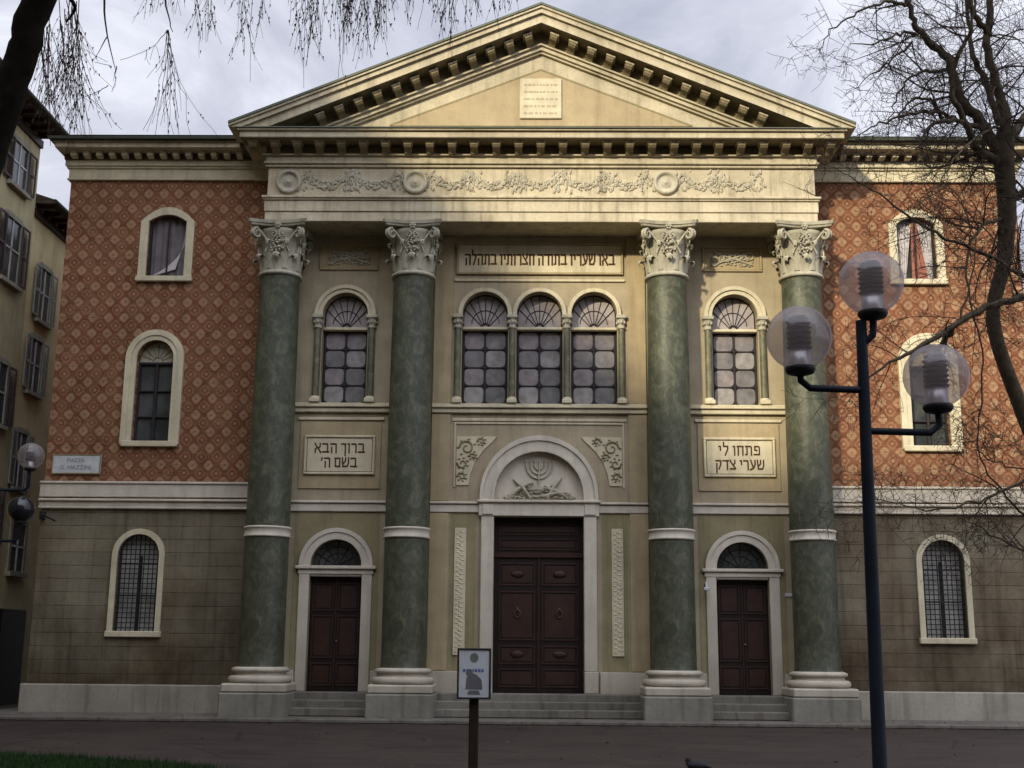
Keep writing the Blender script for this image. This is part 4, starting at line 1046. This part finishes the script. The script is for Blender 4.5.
# ================================================================== TREES
def curve_pts(pts, n):
    """smooth path through control points (Catmull-Rom)"""
    P = [V(p[:3]) for p in pts]; Rr = [p[3] for p in pts]; out = []; rad = []
    for i in range(len(P) - 1):
        a, b, c, d = P[max(i - 1, 0)], P[i], P[i + 1], P[min(i + 2, len(P) - 1)]
        for j in range(n):
            t = j / n; out.append(.5 * ((2 * b) + (c - a) * t + (2 * a - 5 * b + 4 * c - d) * t * t + (3 * b - a - 3 * c + d) * t ** 3)); rad.append(Rr[i] + (Rr[i + 1] - Rr[i]) * t)
    out.append(P[-1]); rad.append(Rr[-1]); return out, rad
def wander(rr, p, d, L, r, steps, wob, grav):
    path = [p.copy()]; rad = [r]; d = d.normalized(); bends = []; cv = V((0, 0, 0))
    for i in range(steps):
        cv = cv * .75 + V((rr.gauss(0, wob), rr.gauss(0, wob), rr.gauss(0, wob))) * .55
        d = (d + cv + V((0, 0, grav))).normalized()
        p = p + d * (L / steps); path.append(p.copy()); rad.append(r * (1 - .8 * (i + 1) / steps)); bends.append(d.copy())
    return path, rad, bends
def sprout(rr, k, path, rad, dens, L, depth, grav, wob=.16, minr=.0022, bias=None, side=1.0, tmin=0.0, spread=.9, buds=0):
    tot = sum((path[i + 1] - path[i]).length for i in range(len(path) - 1)); n = max(1, int(tot * dens))
    for _ in range(n):
        t = tmin + (1 - tmin) * rr.random(); f = t * (len(path) - 1); i = min(int(f), len(path) - 2); p = path[i].lerp(path[i + 1], f - i); r0 = rad[i]
        tang = (path[i + 1] - path[i]).normalized(); q = V((rr.gauss(0, 1), rr.gauss(0, .6), rr.gauss(0, 1)))
        q = (q - tang * q.dot(tang)).normalized(); d = tang * (1 - spread) + q * spread
        if bias: d += V(bias)
        l = L * rr.uniform(.45, 1.15) * (1 - .45 * t); r = max(minr, min(r0 * .55, .012 * l))
        st = max(5, int(l / .08)); st = min(st, 16)
        pa, ra, be = wander(rr, p, d, l, r, st, wob, grav)
        ra = [max(minr * .7, x) for x in ra]
        k.tube(pa, ra, 4 if r < .01 else 6, False)
        if buds:
            for b_ in range(int(l * buds)):
                g = rr.random() * (len(pa) - 1.01); j = int(g); c = pa[j].lerp(pa[j + 1], g - j); z = rr.uniform(.010, .02)
                k.add([c + V((.008, 0, z)), c + V((-.008, .004, z)), c + V((0, 0, -z)), c + V((0, .01, 0))], [(0, 1, 2), (0, 2, 3), (1, 3, 2), (0, 3, 1)])
        if depth > 0: sprout(rr, k, pa, ra, dens * 1.25, L * .48, depth - 1, grav, wob * 1.1, minr, bias, side, .1, spread, buds)

# right tree
rr = random.Random(21)
DT = 13.5
T = empty('bare_tree', at(1150, 700, DT) * 1.0, label='leafless tree with many crooked branches at the right edge in front of the right wing', cat='tree')
T.location.z = 0; TL = T.location.copy()
def loc(p): return V(p) - TL
def A(px, py, d, r): v = loc(at(px, py, d)); return (v.x, v.y, v.z, r)
tp_, tr_ = curve_pts([(0, 0, 0, .20), (0, 0, .3, .16), A(1110, 560, DT, .12), A(1050, 470, DT, .095), A(1016, 395, DT, .080), A(993, 320, DT, .076), A(1004, 262, DT, .082), A(1007, 210, DT, .10), A(1004, 160, DT, .11), A(1006, 128, DT, .095)], 5)
MB().tube(tp_, tr_, 12).build('trunk', M['bark2'], T)
limbs = [
 [A(1004, 170, DT, .09), A(985, 128, DT, .085), A(960, 98, DT, .075), A(948, 60, DT, .065), A(925, 36, DT, .05), A(911, 15, DT, .04), A(905, -25, DT, .03), A(915, -120, DT, .015)],
 [A(1006, 135, DT, .09), A(1002, 100, DT, .075), A(990, 65, DT, .065), A(987, 30, DT, .055), A(992, -10, DT, .05), A(985, -120, DT, .02)],
 [A(990, 35, DT, .05), A(974, 15, DT, .045), A(968, -10, DT, .04), A(950, -110, DT, .02)],
 [A(1004, 165, DT, .07), A(978, 150, DT - .2, .055), A(965, 120, DT - .3, .045), A(952, 88, DT - .3, .04), A(960, 50, DT-.3, .03), A(973, 20, DT-.4, .02), A(972, -60, DT-.4, .01)],
 [A(1000, 125, DT + .3, .06), A(985, 82, DT + .4, .05), A(972, 50, DT + .4, .04), A(968, 20, DT + .5, .03), A(960, -60, DT+.5, .015)],
 [A(1007, 140, DT, .08), A(1030, 110, DT + .3, .06), A(1050, 60, DT + .5, .05), A(1070, -40, DT + .5, .03)],
 [A(1000, 200, DT, .06), A(1030, 190, DT, .06), A(1060, 150, DT, .05), A(1100, 60, DT, .02)],
 # arching side branches
 [A(985, 128, DT, .04), A(963, 122, DT - .3, .034), A(943, 120, DT - .5, .03), A(925, 132, DT - .6, .022), A(916, 150, DT - .7, .010)],
 [A(955, 118, DT, .03), A(935, 113, DT - .4, .024), A(905, 115, DT - .6, .018), A(875, 125, DT - .8, .012), A(856, 139, DT - .9, .005)],
 [A(942, 119, DT, .028), A(930, 101, DT - .2, .022), A(915, 99, DT - .3, .018), A(900, 112, DT - .4, .012), A(897, 135, DT - .5, .005)],
 [A(945, 70, DT, .03), A(925, 72, DT - .3, .022), A(905, 82, DT - .4, .016), A(893, 105, DT - .5, .010), A(888, 138, DT - .5, .004)],
 [A(918, 35, DT, .026), A(900, 34, DT - .3, .018), A(875, 44, DT - .5, .012), A(850, 44, DT - .6, .005)],
 [A(912, 42, DT, .02), A(890, 62, DT - .3, .014), A(870, 75, DT - .4, .009), A(856, 88, DT - .5, .004)],
 [A(908, 5, DT, .024), A(885, 2, DT - .3, .02), A(858, 12, DT - .5, .015), A(832, 30, DT - .6, .010), A(819, 54, DT - .7, .004)],
 # lower long branches crossing the brick wing
 [A(1060, 290, DT - 1, .06), A(1020, 299, DT - 1.2, .05), A(985, 308, DT - 1.4, .046), A(955, 325, DT - 1.6, .040), A(925, 344, DT - 1.8, .03), A(895, 360, DT - 1.9, .02), A(865, 380, DT - 2.0, .011), A(840, 400, DT - 2.1, .005)],
 [A(955, 325, DT - 1.6, .03), A(946, 338, DT - 1.6, .034), A(938, 352, DT - 1.5, .014)],
 [A(1060, 300, DT - .5, .04), A(1010, 268, DT - .8, .028), A(965, 246, DT - 1, .022), A(920, 224, DT - 1.2, .016), A(880, 195, DT - 1.3, .011), A(842, 172, DT - 1.4, .006), A(815, 160, DT - 1.5, .003)],
 [A(1002, 218, DT, .03), A(985, 226, DT - .4, .024), A(970, 243, DT - .6, .02), A(968, 290, DT - .8, .014), A(980, 340, DT - 1, .012), A(982, 395, DT - 1.1, .011), A(978, 448, DT - 1.1, .010), A(1000, 490, DT - 1.1, .014), A(1030, 520, DT - 1, .02)],
 [A(1060, 460, DT - 1, .03), A(1010, 487, DT - 1.2, .02), A(970, 503, DT - 1.4, .014), A(925, 510, DT - 1.5, .010), A(880, 498, DT - 1.6, .006), A(845, 480, DT - 1.7, .003)],
 [A(1060, 560, DT - 1, .03), A(1010, 545, DT - 1.2, .014), A(965, 520, DT - 1.4, .008), A(915, 515, DT - 1.5, .004)],
 [A(975, 450, DT - 1, .008), A(1000, 465, DT - 1, .010), A(1040, 470, DT - 1, .012)],
 [A(960, 322, DT - 1.6, .014), A(975, 250, DT - 1.5, .010), A(960, 200, DT - 1.4, .007), A(930, 170, DT - 1.4, .004)],
 [A(935, 190, DT - 1.2, .005), A(950, 165, DT - 1.1, .01), A(972, 140, DT - .8, .016), A(998, 128, DT, .022)],
]
k2 = MB()
for i, L_ in enumerate(limbs):
    pa, ra = curve_pts(L_, 5); ra = [x_ * .76 for x_ in ra]
    # small crookedness
    for j in range(1, len(pa) - 1): pa[j] = pa[j] + V((rr.gauss(0, .012), rr.gauss(0, .012), rr.gauss(0, .012)))
    MB().tube(pa, ra, 8).build('branch', M['bark2'], T)
    up = i < 14
    if i >= 14 and i != 15:
        sprout(rr, k2, pa, ra, 8.5, 1.0, 2, -.02 , .13, .0028, (-.15, 0, -.1), spread=.85)
    elif i < 7: sprout(rr, k2, pa, ra, 7.0, 1.2, 2, -.03, .13, .0025, (-.25, 0, .1))
    else: sprout(rr, k2, pa, ra, 8, .85, 2, -.04, .13, .0027, (-.1, 0, -.1))
tag(k2.build('twig_crown', M['twig'], T), kind='stuff')

# left tree: leaning trunk and hanging catkin twigs
rr = random.Random(5)
DB = 7.6
gx = at(-420, 700, DB)
T2 = empty('bare_tree', (gx.x, gx.y, 0), label='leafless weeping tree with a leaning dark trunk in the top left corner', cat='tree')
TL = T2.location.copy()
tp_, tr_ = curve_pts([(0, 0, 0, .30), (.1, 0, .5, .24), A(-250, 500, DB, .19), A(-90, 330, DB, .155), A(-34, 215, DB, .115), A(-4, 130, DB, .105), A(20, 60, DB, .095), A(38, 0, DB, .095), A(80, -90, DB, .08), A(160, -190, DB, .06), A(300, -260, DB, .035), A(480, -290, DB, .018)], 6)
for j in range(2, len(tp_) - 1): tp_[j] = tp_[j] + V((rr.gauss(0, .006), 0, rr.gauss(0, .006)))
MB().tube(tp_, tr_, 14).build('trunk', M['bark'], T2)
k3 = MB()
tops = [([A(70, -70, DB, .05), A(180, -110, DB + .5, .04), A(300, -100, DB + 1, .03), A(420, -90, DB + 1.5, .02), A(560, -70, DB + 2, .008)]),
        ([A(50, -20, DB, .03), A(66, -6, DB + .4, .016), A(75, 8, DB + .6, .012), A(66, 22, DB + .7, .007)]),
        ([A(40, 160, DB, .02), A(20, 60, DB-.4, .02), A(-20, 20, DB - .5, .02)])][:2]
for L_ in tops:
    pa, ra = curve_pts(L_, 6); MB().tube(pa, ra, 8).build('branch', M['bark'], T2)
def hang(px, py, ex, ey, d, r=.004, sub=5, spread=.16, buds=16, thick=1):
    p0 = loc(at(px, py, d)); p1 = loc(at(ex, ey, d)); n = 12; pa = []; w = 0; 
    for i in range(n + 1): t = i / n; w += rr.gauss(0, .006); pa.append(p0.lerp(p1, t) + V((w, 0, 0)) + V(((p1 - p0).x * -.25 * sin(pi * t), 0, 0)))
    ra = [max(.0016, r * (1 - .75 * i / n)) for i in range(n + 1)]; k3.tube(pa, ra, 4, False)
    L = (p1 - p0).length
    def bud(c):
        z = rr.uniform(.008, .018); k3.add([c + V((.006, 0, z)), c + V((-.006, .004, z)), c + V((0, 0, -z)), c + V((0, .008, 0))], [(0, 1, 2), (0, 2, 3), (1, 3, 2), (0, 3, 1)])
    for i in range(sub):
        t = rr.uniform(.1, .8); f = t * n; j = int(f); p = pa[j]; l = L * rr.uniform(.25, .6) * (1 - t * .4); pp, rp, _ = wander(rr, p, V((rr.gauss(0, spread * 2.2), rr.gauss(0, .2), -.9)), l, r * .5, 7, .10, -.16)
        k3.tube(pp, [max(.0013, x) for x in rp], 3, False)
        for b_ in range(int(l * buds)): g = rr.random() * 6.9; q = int(g); bud(pp[q].lerp(pp[q + 1], g - q) + V((rr.gauss(0, .006), 0, 0)))
    for b_ in range(int(L * buds * .6)): g = rr.random() * (n - .01); q = int(g); bud(pa[q].lerp(pa[q + 1], g - q))
# thick bundle left
for i in range(24): hang(rr.uniform(40, 80), rr.uniform(-5, 35), rr.uniform(38, 112), rr.uniform(95, 150), DB + rr.uniform(.2, 1), .0034, 7, .2, 8)
hang(104, -30, 115, 70, DB + .3, .010, 1, .2, 3); hang(115, 66, 113, 92, DB + .3, .004, 2); hang(112, 68, 95, 62, DB + .3, .003, 0)
hang(108, 85, 82, 100, DB + .3, .003, 1); hang(80, 40, 120, 130, DB + .3, .003, 4); hang(60, 20, 105, 62, DB + .4, .003, 4)
hang(160, -30, 168, 32, DB + .3, .012, 0, .1, 2)
for (ex, ey) in ((145, 130), (155, 135), (172, 118), (166, 135), (190, 100), (213, 138), (123, 60), (182, 135)): hang(168, 30, ex, ey, DB + .3, .0026, 4, .15, 7)
# fringe along the top of the picture
for (cx_, wd, bot, cnt) in ((208, 14, 42, 7), (252, 12, 62, 6), (306, 10, 66, 6), (345, 34, 58, 22), (372, 16, 62, 9), (408, 14, 26, 6), (450, 16, 46, 9), (480, 12, 24, 5), (505, 12, 14, 4), (140, 22, 22, 4), (180, 15, 18, 3)):
    for i in range(cnt): x = rr.gauss(cx_, wd * .55); hang(x + rr.uniform(-14, 14), -70, x, bot * rr.uniform(.45, 1.05), DB + rr.uniform(.5, 2), .0028, 5, .10, 13)
hang(250, -40, 247, 82, DB + 1, .003, 0, .1, 5); hang(305, -40, 308, 88, DB + 1, .003, 1, .1, 5); hang(338, -40, 340, 78, DB + 1, .003, 1, .1, 6); hang(452, -40, 452, 58, DB + 1, .005, 2, .1, 6)
tag(k3.build('twig_crown', M['twig'], T2), kind='stuff')

# ================================================================== LIGHT
EL, AZ = R(23), R(28)             # sun from the front left
d = V((-sin(AZ) * cos(EL), -cos(AZ) * cos(EL), sin(EL)))      # towards the sun
sl = bpy.data.lights.new('sun', 'SUN'); sl.energy = 4.4; sl.angle = R(2.5); sl.color = (1, .88, .63)
so = bpy.data.objects.new('sun', sl); COL.objects.link(so); so.rotation_euler = d.to_track_quat('Z', 'Y').to_euler()
W = bpy.data.worlds.new('World'); S.world = W; W.use_nodes = True; nt = W.node_tree
bg = nt.nodes['Background']
sky = nd(nt, 'ShaderNodeTexSky', sky_type='NISHITA', sun_disc=False, sun_elevation=EL, sun_rotation=math.atan2(d.x, d.y)); sky.air_density = 1; sky.dust_density = 3
gc = coords(nt, (1, 1, 2.2), 'Generated')
nz = noise(nt, gc, 2.9, 8, .6, .5)
sx = nd(nt, 'ShaderNodeSeparateXYZ'); nt.links.new(coords(nt, (1, 1, 1), 'Generated'), sx.inputs[0])
# cloud colours are given on the sky's own scale, so keep them in a multiply
cr = ramp(nt, nz, [(.34, (.34, .36, .44)), (.50, (.49, .505, .585)), (.66, (.74, .75, .82))])
sc = nd(nt, 'ShaderNodeVectorMath', operation='SCALE'); nt.links.new(cr, sc.inputs[0]); sc.inputs['Scale'].default_value = 10.0
cov = ramp(nt, nz, [(.2, (.80, .80, .80)), (.45, (.97, .97, .97))])
mx = mixc(nt, cov, sky.outputs[0], sc.outputs[0]); 
dt = nd(nt, 'ShaderNodeVectorMath', operation='DOT_PRODUCT'); nt.links.new(coords(nt, (1, 1, 1), 'Generated'), dt.inputs[0]); dt.inputs[1].default_value = (-.25, -.75, .6)
glow = nd(nt, 'ShaderNodeMapRange', interpolation_type='SMOOTHSTEP'); nt.links.new(dt.outputs['Value'], glow.inputs['Value'])
for i_, v_ in ((1, .05), (2, .95), (3, 1.0), (4, 3.1)): glow.inputs[i_].default_value = v_
s2 = nd(nt, 'ShaderNodeVectorMath', operation='SCALE'); nt.links.new(mx, s2.inputs[0]); nt.links.new(glow.outputs[0], s2.inputs['Scale']); mx = s2.outputs[0]
nt.links.new(mx, bg.inputs['Color']); bg.inputs['Strength'].default_value = .145
S.view_settings.view_transform = 'Standard'; S.view_settings.look = 'None'; S.view_settings.exposure = 0
S.cycles.max_bounces = 6; S.cycles.transparent_max_bounces = 12; S.cycles.use_denoising = True
